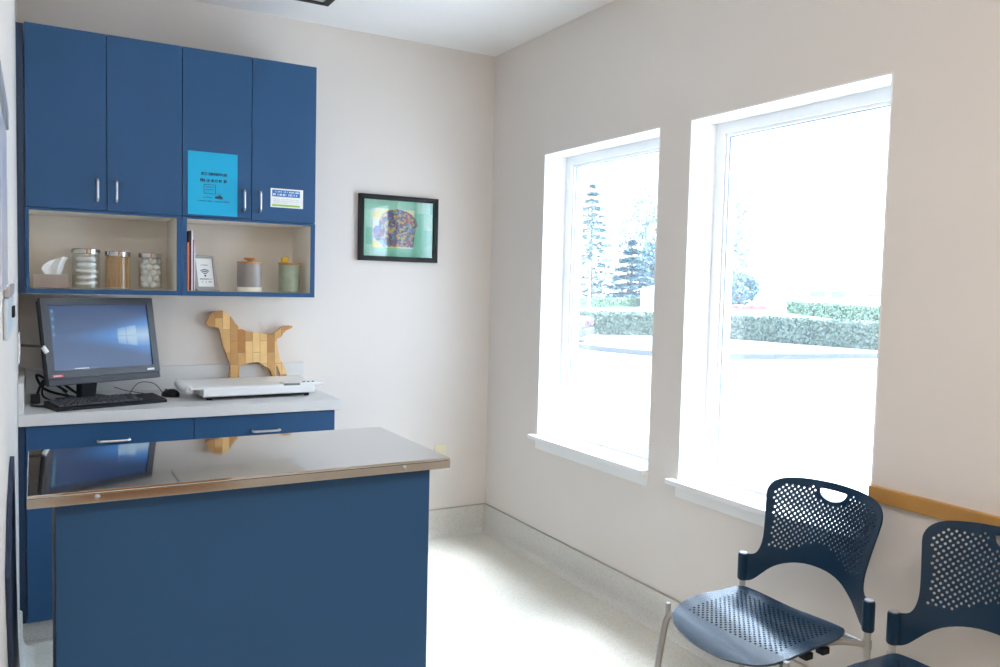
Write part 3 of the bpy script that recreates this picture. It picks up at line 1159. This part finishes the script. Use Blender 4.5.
# ------------------------------------------------------------------ exam table
t = thing('exam_table', 'blue exam table with a polished stainless steel top', 'table')
TX0, TX1, TY0, TY1, TZ = -2.3439, -1.2609, -2.0614, -1.4955, .940
top = obj('tabletop', box(TX0 + .001, TX1 - .001, TY0 + .001, TY1 - .001, TZ - .008, TZ, .0015), STEELTOP, t)
rim = obj('rim', box(TX0, TX1, TY0, TY1, TZ - .031, TZ - .0085, .001), STEEL, t)
for x in (-2.198, -1.4084):
    bm = add_lathe(new(), [(0, .006), (.003, .0058), (.0062, .003), (.0070, 0), (0, 0)], 16)
    bmesh.ops.transform(bm, matrix=Matrix.Translation((x, TY0, TZ - .0165)) @ Matrix.Rotation(PI / 2, 4, 'X'), verts=bm.verts[:])
    obj('bolt', bm, CHROME, rim)
px0, px1, py0, py1, pz = -2.2856, -1.3077, -2.02, -1.54, TZ - .0315
obj('front_panel', box(px0, px1, py0, py0 + .019, 0, pz, .0012), BLUE, t)
obj('side_panel', box(px0, px0 + .019, py0 + .0195, py1 - .0195, 0, pz, .0012), BLUE, t)
obj('side_panel', box(px1 - .019, px1, py0 + .0195, py1 - .0195, 0, pz, .0012), BLUE, t)
obj('back_panel', box(px0, px1, py1 - .019, py1, 0, pz, .0012), BLUE, t)

# ------------------------------------------------------------------ left wall fittings
t = thing('wall_pocket', 'pale grey document holder high on the left wall', 'document holder', (LW + .0005, -2.2, 1.6))
obj('back_panel', box(0, .006, -.20, .226, -.185, .17, .002), mat('lavender_acrylic', (.50, .52, .60), .3, var=.03), t)
obj('top_rail', box(0, .008, -.20, .36, .20, .245, .003), mat('grey_rail', (.30, .33, .37), .35, var=.1), t)
t = thing('wall_dispenser', 'small pale dispenser with dark knobs on the left wall, below the document holder', 'dispenser', (LW + .0005, -1.9, 1.36))
obj('casing', box(0, .010, -.26, .20, -.055, .035, .004), mat('pale_blue_plastic', (.52, .60, .66), .35, var=.03), t)
obj('metal_band', box(0, .012, -.20, .29, .036, .064, .003), CHROME, t)
for y in (.05, .13):
    bm = add_tube(new(), [(.0095, y, -.005), (.016, y, -.005)], .014, 14)
    obj('knob', bm, BLACK, t)

# dark blue padded case leaning on the left wall
poly = [(-1.745, .975), (-1.68, .80), (-1.634, .61), (-1.50, .40), (-1.28, .21), (-1.12, .005), (-1.62, .005), (-1.83, .21), (-2.06, .55), (-2.20, .80), (-2.06, .90), (-1.85, .96)]
bm = new()
f = bm.faces.new([bm.verts.new((LW + .001, y, z)) for y, z in poly])
r = bmesh.ops.extrude_face_region(bm, geom=[f])
for v in r['geom']:
    if isinstance(v, bmesh.types.BMVert):
        v.co.x = LW + .011
bmesh.ops.recalc_face_normals(bm, faces=bm.faces[:])
t = obj('padded_board', bm, mat('midnight_fabric', (.015, .03, .075), .5, var=.3, vscale=6))
tag(t, 'flat midnight-blue padded board leaning on the left wall by the steel table', 'board')

t = thing('wall_outlet', 'small grey outlet plate low on the left wall past the steel table', 'outlet', (LW + .0005, -1.32, .435))
obj('cover_plate', box(0, .0045, -.035, .035, -.058, .058, .0015), LPLAST, t)
obj('socket', box(.004, .006, -.015, .015, -.03, .03, .0006), LPLAST, t)

# ceiling vent
t = thing('ceiling_vent', 'black-edged square vent in the white ceiling above the wall cabinets', 'vent', (-1.094, -.31, H))
vx0, vy0 = -.42, -.42
bm = new()
o_ = [(vx0, vy0), (0, vy0), (0, 0), (vx0, 0)]
w = .035
i_ = [(vx0 + w, vy0 + w), (-w, vy0 + w), (-w, -w), (vx0 + w, -w)]
R = [[[bm.verts.new((x, y, z)) for x, y in P] for P in (o_, i_)] for z in (-.008, 0)]
for k in range(4):
    j = (k + 1) % 4
    for s in (0, 1):
        bm.faces.new((R[s][0][k], R[s][0][j], R[s][1][j], R[s][1][k]))
    for q in (0, 1):
        bm.faces.new((R[0][q][k], R[0][q][j], R[1][q][j], R[1][q][k]))
obj('frame', bm, BLACK, t, smooth=False)
obj('diffuser', box(vx0 + w, -w, vy0 + w, -w, -.004, -.001), mat('pale_green_plastic', (.55, .62, .55), .5, var=.1), t)

# ------------------------------------------------------------------ chairs
def poly_resample(pts, step):
    out = []
    n = len(pts)
    for i in range(n):
        a, b = Vector(pts[i]), Vector(pts[(i + 1) % n])
        k = max(1, int(round((b - a).length / step)))
        for j in range(k):
            out.append(tuple(a + (b - a) * j / k))
    return out


def smooth_closed(pts, k=4):
    n = len(pts)
    out = []
    for i in range(n):
        p0, p1, p2, p3 = (Vector(pts[(i + q) % n]) for q in (-1, 0, 1, 2))
        for j in range(k):
            t = j / k
            out.append(tuple(.5 * (2 * p1 + (p2 - p0) * t + (2 * p0 - 5 * p1 + 4 * p2 - p3) * t * t + (3 * p1 - p0 - 3 * p2 + p3) * t ** 3)))
    return out


def inside(p, poly):
    c = False
    n = len(poly)
    for i in range(n):
        (x1, y1), (x2, y2) = poly[i], poly[(i + 1) % n]
        if (y1 > p[1]) != (y2 > p[1]) and p[0] < (x2 - x1) * (p[1] - y1) / (y2 - y1) + x1:
            c = not c
    return c


def dist_poly(p, poly):
    best = 9
    n = len(poly)
    P = Vector(p)
    for i in range(n):
        a, b = Vector(poly[i]), Vector(poly[(i + 1) % n])
        d = b - a
        t = max(0, min(1, (P - a).dot(d) / max(d.length_squared, 1e-12)))
        best = min(best, (a + d * t - P).length)
    return best


def perforated(outline, holes, polyholes, fn, thick, grid=.022):
    """flat outline with round holes, triangulated, mapped to 3-D by fn and thickened"""
    vs, es, hid = [], [], []

    def loop(pts, h):
        b = len(vs)
        for p in pts:
            vs.append(Vector(p))
            hid.append(h)
        k = len(pts)
        for i in range(k):
            es.append((b + i, b + (i + 1) % k))
    loop(outline, -1)
    h = 0
    for (x, y, r) in holes:
        loop([(x + r * math.cos(PI / 4 * k + .39), y + r * math.sin(PI / 4 * k + .39)) for k in range(8)], h)
        h += 1
    for ph in polyholes:
        loop(ph, h)
        h += 1
    xs = [p[0] for p in outline]
    ys = [p[1] for p in outline]
    y = min(ys)
    while y < max(ys):
        x = min(xs) + .001
        while x < max(xs):
            p = (x, y)
            if inside(p, outline) and dist_poly(p, outline) > .008 and all((x - a) ** 2 + (y - b) ** 2 > (r + .009) ** 2 for a, b, r in holes) \
                    and all(not inside(p, q) and dist_poly(p, q) > .008 for q in polyholes):
                vs.append(Vector(p))
                hid.append(-2)
            x += grid
        y += grid
    cv, ce, cf, ov, oe, of = delaunay_2d_cdt(vs, es, [], 1, 1e-6)
    ids = [hid[o[0]] if o else -2 for o in ov]
    bm = new()
    bv = [bm.verts.new(fn(v.x, v.y)) for v in cv]
    for f in cf:
        s = {ids[i] for i in f}
        if len(s) == 1 and next(iter(s)) >= 0:
            continue
        bm.faces.new([bv[i] for i in f])
    loose = [v for v in bm.verts if not v.link_faces]
    bmesh.ops.delete(bm, geom=loose, context='VERTS')
    bmesh.ops.recalc_face_normals(bm, faces=bm.faces[:])
    bmesh.ops.solidify(bm, geom=bm.faces[:], thickness=thick)
    return bm


PX = -.25          # post position, local (chair faces +x)


def back_map(s, h):
    a = min(abs(s) / .245, 1.1)
    return (PX - .068 * (1 - a * a) - .27 * max(0, h - .515) - .10 * max(0, h - .515) ** 2, s, h)


def seat_map(x, s):
    z = .418 + .010 * (s / .22) ** 2
    if x > -.06:
        z -= .85 * (x + .06) ** 2
    if x < -.10:
        z += 1.0 * (x + .10) ** 2
    return (x, s, z)


def make_chair(label):
    t = thing('stacking_chair', label, 'chair', (0, 0, 0), PI, 'navy perforated chairs along the window wall')
    half = [(0, .562), (.06, .557), (.115, .540), (.158, .515), (.190, .484), (.212, .462), (.232, .452), (.250, .456), (.252, .50), (.250, .542), (.230, .546), (.214, .552),
            (.204, .572), (.200, .61), (.204, .66), (.212, .72), (.220, .775), (.222, .805), (.214, .832), (.195, .852), (.165, .864), (.11, .872), (.05, .875), (0, .876)]
    half = [(s_, .531 + (h_ - .545) * .862 if h_ > .545 else h_ - .014) for s_, h_ in half]
    oc = half + [(-s, h) for s, h in half[-2:0:-1]]
    oc = smooth_closed(oc, 3)
    hand = [(x_ * .86, .531 + (h_ - .545) * .862) for x_, h_ in ((-.052, .848), (.052, .848), (.060, .841), (.054, .826), (.036, .813), (.012, .807), (-.012, .807), (-.036, .813), (-.054, .826), (-.060, .841))]
    hand = smooth_closed(hand, 2)
    holes = []
    p = .0098
    for j in range(60):
        h = .555 + j * p
        for i in range(-22, 23):
            if (i + j) % 2:
                continue
            s = i * p
            lo = .618 - 1.1 * abs(s) ** 1.5 * 1.1
            edge = dist_poly((s, h), oc) if inside((s, h), oc) else -1
            if h < max(lo, .565) or edge < .024:
                continue
            if inside((s, h), hand) or dist_poly((s, h), hand) < .013:
                continue
            holes.append((s, h, .0041))
    obj('backrest', perforated(oc, holes, [hand], back_map, .006), NAVY, t, ang=50)
    so = [(-.212, 0), (-.214, .10), (-.210, .170), (-.196, .207), (-.14, .222), (-.05, .229), (.03, .228), (.085, .218), (.125, .195), (.150, .155), (.166, .10), (.173, .05), (.174, 0)]
    so = so + [(x, -s) for x, s in so[-2:0:-1]]
    so = smooth_closed(so, 3)
    holes = []
    for j in range(-12, 18):
        x = -.168 + (j + 12) * p
        if x > .07:
            break
        for i in range(-18, 19):
            if (i + j) % 2:
                continue
            s = i * p
            if inside((x, s), so) and dist_poly((x, s), so) > .036:
                holes.append((x, s, .0041))
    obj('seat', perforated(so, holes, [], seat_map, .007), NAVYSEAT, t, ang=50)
    for sg in (1, -1):
        y = .246 * sg
        sl = obj('back_sleeve', add_tube(new(), [(PX, y, .438), (PX, y, .444), (PX, y, .525), (PX, y, .531)], [.0155, .0185, .0185, .0160], 16), NAVY, t)
        obj('cap', add_tube(new(), [(PX, y, .5305), (PX, y, .5345)], .0135, 16), mat('satin_chrome'), sl)
        r = add_tube(new(), smooth_path([(PX, y, .46), (PX, y, .38), (PX - .006, y, .25), (PX - .03, y * 1.02, -.03)], 4), .0105, 12)
        obj('leg', r, GREYMET, t)
        lg = obj('leg', add_tube(new(), smooth_path([(.0, .155 * sg, .392), (.05, .180 * sg, .389), (.085, .215 * sg, .385), (.105, .236 * sg, .372), (.122, .243 * sg, .29), (.170, .248 * sg, -.03)], 6), .0105, 12), GREYMET, t)
        obj('glide_cap', add_tube(new(), [(.102, .240 * sg, .370), (.102, .240 * sg, .418)], [.0085, .0085], 12), GREYMET, lg)
        obj('seat_rail', add_tube(new(), smooth_path([(PX, y, .395), (PX + .04, .222 * sg, .402), (PX + .10, .19 * sg, .402), (-.02, .155 * sg, .392), (.02, .155 * sg, .391)], 5), .0095, 12), GREYMET, t)
        obj('collar', add_tube(new(), [(PX, y, .385), (PX, y, .41)], .0135, 14), GREYMET, t)
        for k in (0, 1):
            xx = -.125 + k * .075
            obj('stacking_bumper', box(xx - .016, xx + .016, .186 * sg - .014, .186 * sg + .014, .372, .393, .003), BLACK, t)
        for fx, fy in ((PX - .030, y * 1.02), (.170, .248 * sg)):
            obj('foot', add_tube(new(), [(fx, fy, -.0415), (fx, fy, -.02)], [.014, .0125], 12), BLACK, t)
    obj('cross_bar', add_tube(new(), [(PX, -.246, .395), (PX, .246, .395)], .009, 12), GREYMET, t)
    fit = Matrix.Translation((0, 0, .0405)) @ Matrix.Scale(.972, 4)
    for o in t.children_recursive:
        o.data.transform(fit)
    return t


c1 = make_chair('navy perforated plastic stacking chair under the second window, seen whole')
c1.location = (-.459, -2.480, 0)
c1.rotation_euler = (0, 0, PI + .02)
c2 = dup(c1, (-.459, -3.045, 0), PI + .02, 'navy perforated plastic stacking chair below the oak rail, cut off by the right edge')

# ------------------------------------------------------------------ outside
GZ = -.30
LOT = mat('pale_concrete', (.64, .64, .64), .85, var=.06, vscale=.3)
bm = new()
a = [bm.verts.new(q) for q in ((.25, -60, GZ), (160, -60, GZ), (160, 160, GZ), (.25, 160, GZ))]
bm.faces.new(a)
r = bmesh.ops.extrude_face_region(bm, geom=bm.faces[:])
for v in r['geom']:
    if isinstance(v, bmesh.types.BMVert):
        v.co.z -= .3
struct('ground', bm, LOT)
curb = smooth_path([(9.0, 27), (10.4, 20.5), (11.3, 16.5), (11.6, 13.6), (12.3, 12.1), (13.8, 11.2), (18, 10.35), (24, 10.0), (30, 9.9)], 5)
isl = [(q.x, q.y) for q in curb] + [(36, 14), (36, 26), (20, 30)]


def slab(poly, z0, z1):
    bm = new()
    lo = [bm.verts.new((x, y, z0)) for x, y in poly]
    hi = [bm.verts.new((x, y, z1)) for x, y in poly]
    n = len(poly)
    for k in range(n):
        bm.faces.new((lo[k], lo[(k + 1) % n], hi[(k + 1) % n], hi[k]))
    bm.faces.new(hi)
    return bm


struct('planting_island', slab(isl, GZ, GZ + .10), mat('tan_mulch', (.17, .14, .115), .9, var=.15, vscale=2))
# curb stone following the island edge
bm = new()
n = len(curb)
prev = None
for i, q in enumerate(curb):
    d = (curb[min(i + 1, n - 1)] - curb[max(i - 1, 0)]).normalized()
    nn = Vector((d.y, -d.x, 0))
    if nn.dot(Vector((-1, -1, 0))) < 0:
        nn = -nn
    ring = [bm.verts.new((q.x + nn.x * o, q.y + nn.y * o, z)) for o, z in ((.0, GZ), (.16, GZ), (.15, GZ + .14), (.0, GZ + .14))]
    if prev:
        for k in range(4):
            bm.faces.new((prev[k], prev[(k + 1) % 4], ring[(k + 1) % 4], ring[k]))
    prev = ring
struct('curb', bm, mat('grey_curb', (.05, .055, .065), .85, var=.1, vscale=2))


def leaf_mat(name, c, var=.5):
    return mat(name, c, .38, var=var, vscale=6)


def add_leaf(bm, p, n, s, rnd):
    n = Vector(n).normalized()
    u = n.cross(Vector((rnd.uniform(-1, 1), rnd.uniform(-1, 1), rnd.uniform(-1, 1)))).normalized()
    w = n.cross(u)
    p = Vector(p)
    bm.faces.new([bm.verts.new(p + u * s), bm.verts.new(p + w * s * .55), bm.verts.new(p - u * s), bm.verts.new(p - w * s * .55)])


def hedge(path, depth, h, base, count, leaf, label, lm, cm, seed):
    """clipped hedge along a path (front foot line), with a leafy skin over a twiggy core"""
    rnd = random.Random(seed)
    P = smooth_path([(x, y, 0) for x, y in path], 4)
    org = P[0].copy()
    t = thing('hedge', label, 'hedge', (org.x, org.y, base))
    P = [q - org for q in P]
    n = len(P)
    bm = new()
    prev = None
    N = []
    for i, q in enumerate(P):
        d = (P[min(i + 1, n - 1)] - P[max(i - 1, 0)]).normalized()
        nn = Vector((-d.y, d.x, 0))
        if nn.dot(Vector((.75, .66, 0))) < 0:
            nn = -nn
        N.append(nn)
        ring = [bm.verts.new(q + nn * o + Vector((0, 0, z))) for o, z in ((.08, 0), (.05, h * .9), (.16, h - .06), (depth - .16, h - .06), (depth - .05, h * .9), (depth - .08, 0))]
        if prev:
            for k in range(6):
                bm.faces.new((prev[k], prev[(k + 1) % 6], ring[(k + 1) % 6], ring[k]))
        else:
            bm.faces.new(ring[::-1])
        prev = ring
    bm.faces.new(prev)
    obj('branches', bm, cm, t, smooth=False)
    bm = new()
    for _ in range(count):
        i = rnd.randrange(n - 1)
        f = rnd.random()
        q = P[i].lerp(P[i + 1], f)
        nn = N[i].lerp(N[i + 1], f)
        if rnd.random() < .6:
            p = q + nn * rnd.uniform(-.03, .09) + Vector((0, 0, rnd.uniform(.02, h)))
            nr = -nn + Vector((rnd.uniform(-.9, .9), rnd.uniform(-.9, .9), rnd.uniform(-.3, 1.1)))
        else:
            p = q + nn * rnd.uniform(0, depth) + Vector((0, 0, h - rnd.uniform(-.03, .06)))
            nr = Vector((rnd.uniform(-.6, .6), rnd.uniform(-.6, .6), 1))
        add_leaf(bm, p, nr, leaf * rnd.uniform(.7, 1.3), rnd)
    f = obj('leaves', bm, lm, t, smooth=False, recalc=False)
    f['kind'] = 'stuff'
    return t


LG = leaf_mat('laurel_leaves', (.055, .095, .062))
LG2 = leaf_mat('bright_hedge_leaves', (.06, .125, .055))
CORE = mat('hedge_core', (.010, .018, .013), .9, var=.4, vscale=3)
hedge([(13.6, 20.0), (15.6, 19.4), (17.2, 18.7), (18.6, 17.4), (19.2, 15.5), (19.45, 13.6), (19.85, 11.5), (20.6, 8.5)], 1.7, .80, GZ + .1, 17000, .07,
      'broad leafy hedge on the near planting island, behind the curb', LG, CORE, 1)
hedge([(55.5, 46), (48, 36), (41.4, 26.7), (37, 20)], 2.2, 1.0, GZ, 9000, .12, 'clipped green hedge strip beyond the near hedge, seen in the right window', LG2, CORE, 2)
hedge([(36, 53.5), (44, 57.5), (52, 61)], 2.0, .85, GZ, 7000, .12, 'low clipped green hedge strip beyond the near hedge, seen in the left window', LG2, CORE, 3)
hedge([(53.5, 60.5), (58, 57), (62, 54.2)], 1.5, .42, GZ, 2500, .10, 'low reddish shrub strip across the car park, seen in the right window', leaf_mat('red_shrub_leaves', (.30, .10, .08)), mat('red_core', (.25, .1, .08), .9, var=.3), 4)


def tree(label, x, y, h, r, count, leaf, lm, seed, kind='cone', low=.02, group='trees beyond the car park'):
    rnd = random.Random(seed)
    t = thing('conifer' if kind == 'cone' else 'tree', label, 'tree', (x, y, GZ))
    obj('trunk', add_tube(new(), [(0, 0, 0), (.05, 0, h * .5), (0, .05, h * .96)], [r * .07, r * .045, .02], 8), mat('bark', (.10, .20, .17), .9, var=.3, vscale=4), t)
    bm = new()
    tiers = max(5, int(h / .9))
    for _ in range(count):
        if kind == 'cone':
            k = rnd.random() ** 1.5
            tier = (int(k * tiers) + .5) / tiers
            z = h * (low + (1 - low) * (tier + rnd.uniform(-.25, .25) / tiers))
            rr = r * (1 - tier) ** .8 * rnd.random() ** .5
            a = rnd.choice((0, 1, 2, 3, 4, 5, 6)) * PI * 2 / 7 + tier * 17 + rnd.gauss(0, .22)
            p = (rr * math.cos(a), rr * math.sin(a), max(.1, z - rr * .22))
            nr = (rnd.uniform(-.6, .6), rnd.uniform(-.6, .6), 1)
        else:
            while True:
                q = Vector((rnd.uniform(-1, 1), rnd.uniform(-1, 1), rnd.uniform(-1, 1)))
                if q.length < 1 and math.sin(q.x * 7 + seed) * math.sin(q.y * 6) * math.sin(q.z * 8 + 1) > -.25:
                    break
            zc = h * (low + (1 - low) / 2)
            p = (q.x * r, q.y * r, zc + q.z * h * (1 - low) / 2)
            nr = (rnd.uniform(-1, 1), rnd.uniform(-1, 1), rnd.uniform(-.3, 1))
        add_leaf(bm, p, nr, leaf * rnd.uniform(.6, 1.4), rnd)
    f = obj('foliage', bm, lm, t, smooth=False, recalc=False)
    f['kind'] = 'stuff'
    return t


FOG1 = leaf_mat('hazed_conifer_needles', (.10, .16, .165))  # tree colours lightened and blued to stand in for distance haze
FOG2 = leaf_mat('hazed_spruce_needles', (.06, .12, .14))
FOG3 = leaf_mat('hazed_twigs', (.12, .15, .145))
tree('tall airy haze-paled blue-green conifer left in the left window', 61.5, 83.9, 15.6, 5.2, 4200, .36, FOG1, 5)
tree('dense dark spruce in the middle of the left window', 56.2, 68.7, 7.5, 3.6, 5200, .30, FOG2, 6)
tree('round dark green tree beside the dense spruce, seen in the left window', 68.3, 78.0, 8.2, 3.2, 2600, .32, FOG2, 7, 'round', .05)
tree('tall sparse haze-paled tree right in the left window', 75.9, 90.2, 17.3, 4.3, 1500, .34, FOG3, 8, 'round', .08)
tree('tall haze-paled airy tree at the left of the right window', 79.3, 78.5, 15.5, 4.2, 2400, .33, FOG3, 9, 'round', .05)
tree('low dark round shrub tree at the left of the right window', 66.7, 64.1, 4.2, 3.4, 2800, .28, FOG2, 10, 'round', .0)
tree('small haze-paled bare tree before the white building, near the right window edge', 62, 44.5, 4.0, 1.0, 130, .14, FOG3, 12, 'round', .3)
tree('small haze-paled bare tree before the middle of the white building', 60, 48.2, 4.4, .9, 120, .14, FOG3, 13, 'round', .3)

# street lamp
t = thing('street_lamp', 'slender white street lamp before the conifers, in the left window', 'street lamp', (29.6, 39.9, GZ))
obj('pole', add_tube(new(), [(0, 0, 0), (0, 0, 3.3)], [.07, .045], 10), WPLAST, t)
obj('lamp_head', add_lathe(new(), [(.06, 3.2), (.26, 3.3), (.30, 3.42), (.24, 3.52), (0, 3.55)], 16), WPLAST, t)

# buildings
STUCCO = mat('white_stucco', (.72, .70, .68), .8, var=.03)
ROOF = mat('pale_roof', (.62, .60, .58), .8, var=.06)


def building(label, x, y, rz, w, d, h, rh, wins):
    t = thing('building', label, 'building', (x, y, GZ), rz)
    obj('walls', box(-w / 2, w / 2, -d / 2, d / 2, 0, h), STUCCO, t, smooth=False)
    obj('roof', prism([(-w / 2 - .4, h), (w / 2 + .4, h), (w / 2 - 1.2, h + rh), (-w / 2 + 1.2, h + rh)], -d / 2 - .4, d / 2 + .4), ROOF, t, smooth=False)
    for wx, wz, ww, wh in wins:
        obj('window', box(wx - ww / 2, wx + ww / 2, -d / 2 - .05, -d / 2 + .02, wz - wh / 2, wz + wh / 2), mat('dim_glass', (.10, .13, .20), .3, var=.2, vscale=2), t, smooth=False)


building('long white building across the street, seen in the right window', 74.5, 54.5, -.98, 13, 6, 2.5, .9, [(-2.6, 1.75, 1.5, .65), (-.5, 1.75, 1.5, .65), (3.0, 1.75, 1.2, .3)])
building('small white building behind the hedge strip, in the left window', 51.3, 58.6, -.75, 2.9, 2.0, 1.75, .45, [(.4, 1.2, .8, .5)])

# car parked beside the island, mostly hidden by the first window's edge
t = thing('car', 'dark sedan with a red tail lamp at the left window edge', 'car', (11.05, 17.95, GZ), 2.35)
CARP = mat('dark_blue_car_paint', (.03, .04, .07), .2, var=.03, coat=.6)
side = [(-2.15, .28), (-2.2, .50), (-2.16, .78), (-2.05, .86), (-1.35, .90), (-.75, 1.30), (-.3, 1.40), (.35, 1.38), (1.0, .96), (1.9, .80), (2.15, .62), (2.18, .30), (1.75, .24), (1.7, .45), (1.5, .6), (1.28, .6), (1.08, .45), (1.03, .24), (-1.03, .24), (-1.08, .45), (-1.28, .6), (-1.5, .6), (-1.7, .45), (-1.75, .26)]
obj('body', prism(side, -.86, .86, .04), CARP, t, ang=30)
obj('side_window', prism([(-1.2, .93), (-.68, 1.24), (-.3, 1.31), (.3, 1.29), (.85, .95)], -.872, .872), mat('dark_car_glass', (.02, .025, .03), .1, var=.1), t)
for x in (-1.39, 1.39):
    for s in (-1, 1):
        wb = obj('wheel', add_tube(new(), [(x, s * .66, .31), (x, s * .85, .31)], .31, 24), BLACK, t)
        obj('hub', add_tube(new(), [(x, s * .852, .31), (x, s * .865, .31)], .19, 18), CHROME, wb)
for s in (-1, 1):
    obj('tail_lamp', box(-2.215, -2.0, s * .66 - .19, s * .66 + .19, .60, .80, .02), mat('red_lens', (.60, .08, .07), .2, var=.05), t)
obj('rear_bumper', box(-2.26, -2.12, -.84, .84, .30, .52, .04), mat('dark_bumper', (.05, .055, .07), .5, var=.05), t)

# ------------------------------------------------------------------ light
wd = bpy.data.worlds.new('overcast_sky')
SC.world = wd
wd.use_nodes = True
nt = wd.node_tree
bg = nt.nodes['Background']
tc = nt.nodes.new('ShaderNodeTexCoord')
sp = nt.nodes.new('ShaderNodeSeparateXYZ')
rp = nt.nodes.new('ShaderNodeValToRGB')
nt.links.new(tc.outputs['Generated'], sp.inputs[0])
nt.links.new(sp.outputs[2], rp.inputs[0])
e = rp.color_ramp.elements
e[0].position, e[0].color = 0, (.70, .87, 1.08, 1)
e[1].position, e[1].color = 1, (.98, 1.22, 1.54, 1)
k = e.new(.55)
k.color = (.74, .92, 1.16, 1)
k = e.new(.80)
k.color = (1.05, 1.28, 1.58, 1)
nt.links.new(rp.outputs[0], bg.inputs['Color'])
bg.inputs['Strength'].default_value = 1.0

sun = bpy.data.lights.new('hazy_sun', 'SUN')
sun.energy = 2.0
sun.angle = math.radians(28)
sun.color = (.90, .97, 1.06)
so = bpy.data.objects.new('hazy_sun', sun)
COL.objects.link(so)
so.rotation_euler = Vector((-.82, .66, -1.65)).to_track_quat('-Z', 'Y').to_euler()

for i, (y0, y1) in enumerate((W1, W2)):
    l = bpy.data.lights.new('window_portal', 'AREA')
    l.shape = 'RECTANGLE'
    l.size = ZT - ZS
    l.size_y = y1 - y0
    l.cycles.is_portal = True
    o = bpy.data.objects.new('window_portal', l)
    COL.objects.link(o)
    o.location = (REC + .08, (y0 + y1) / 2, (ZS + ZT) / 2)
    o.rotation_euler = (0, PI / 2, 0)

# unseen fill light added under the ceiling behind the camera
l = bpy.data.lights.new('fill_light', 'AREA')
l.shape = 'RECTANGLE'
l.size, l.size_y = 1.2, .6
l.energy = 4.6
l.color = (1, .95, .90)
o = bpy.data.objects.new('fill_light', l)
COL.objects.link(o)
o.location = (-1.75, -4.4, H - .02)

# ------------------------------------------------------------------ camera
cam = bpy.data.cameras.new('camera')
cam.sensor_width = 36
cam.sensor_fit = 'HORIZONTAL'
cam.lens = 815.693 * 36 / 1000
cam.clip_start = .02
cam.clip_end = 500
co = bpy.data.objects.new('camera', cam)
COL.objects.link(co)
R_ = Vector((.86876869, -.49461329, .02446744))
U_ = Vector((.00737227, .06231942, .99802903))
F_ = Vector((.49516322, .86687599, -.05778758))
M = Matrix(((R_.x, U_.x, -F_.x, -2.3238351), (R_.y, U_.y, -F_.y, -4.19872911), (R_.z, U_.z, -F_.z, 1.44824782), (0, 0, 0, 1)))
co.matrix_world = M
SC.camera = co

vs_ = SC.view_settings
vs_.view_transform = 'Standard'
vs_.look = 'None'
vs_.gamma = 1
vs_.exposure = 2.95
vs_.use_curve_mapping = False
SC.cycles.max_bounces = 12
SC.cycles.diffuse_bounces = 8
SC.cycles.transparent_max_bounces = 24
SC.cycles.sample_clamp_indirect = 6
SC.cycles.caustics_reflective = False
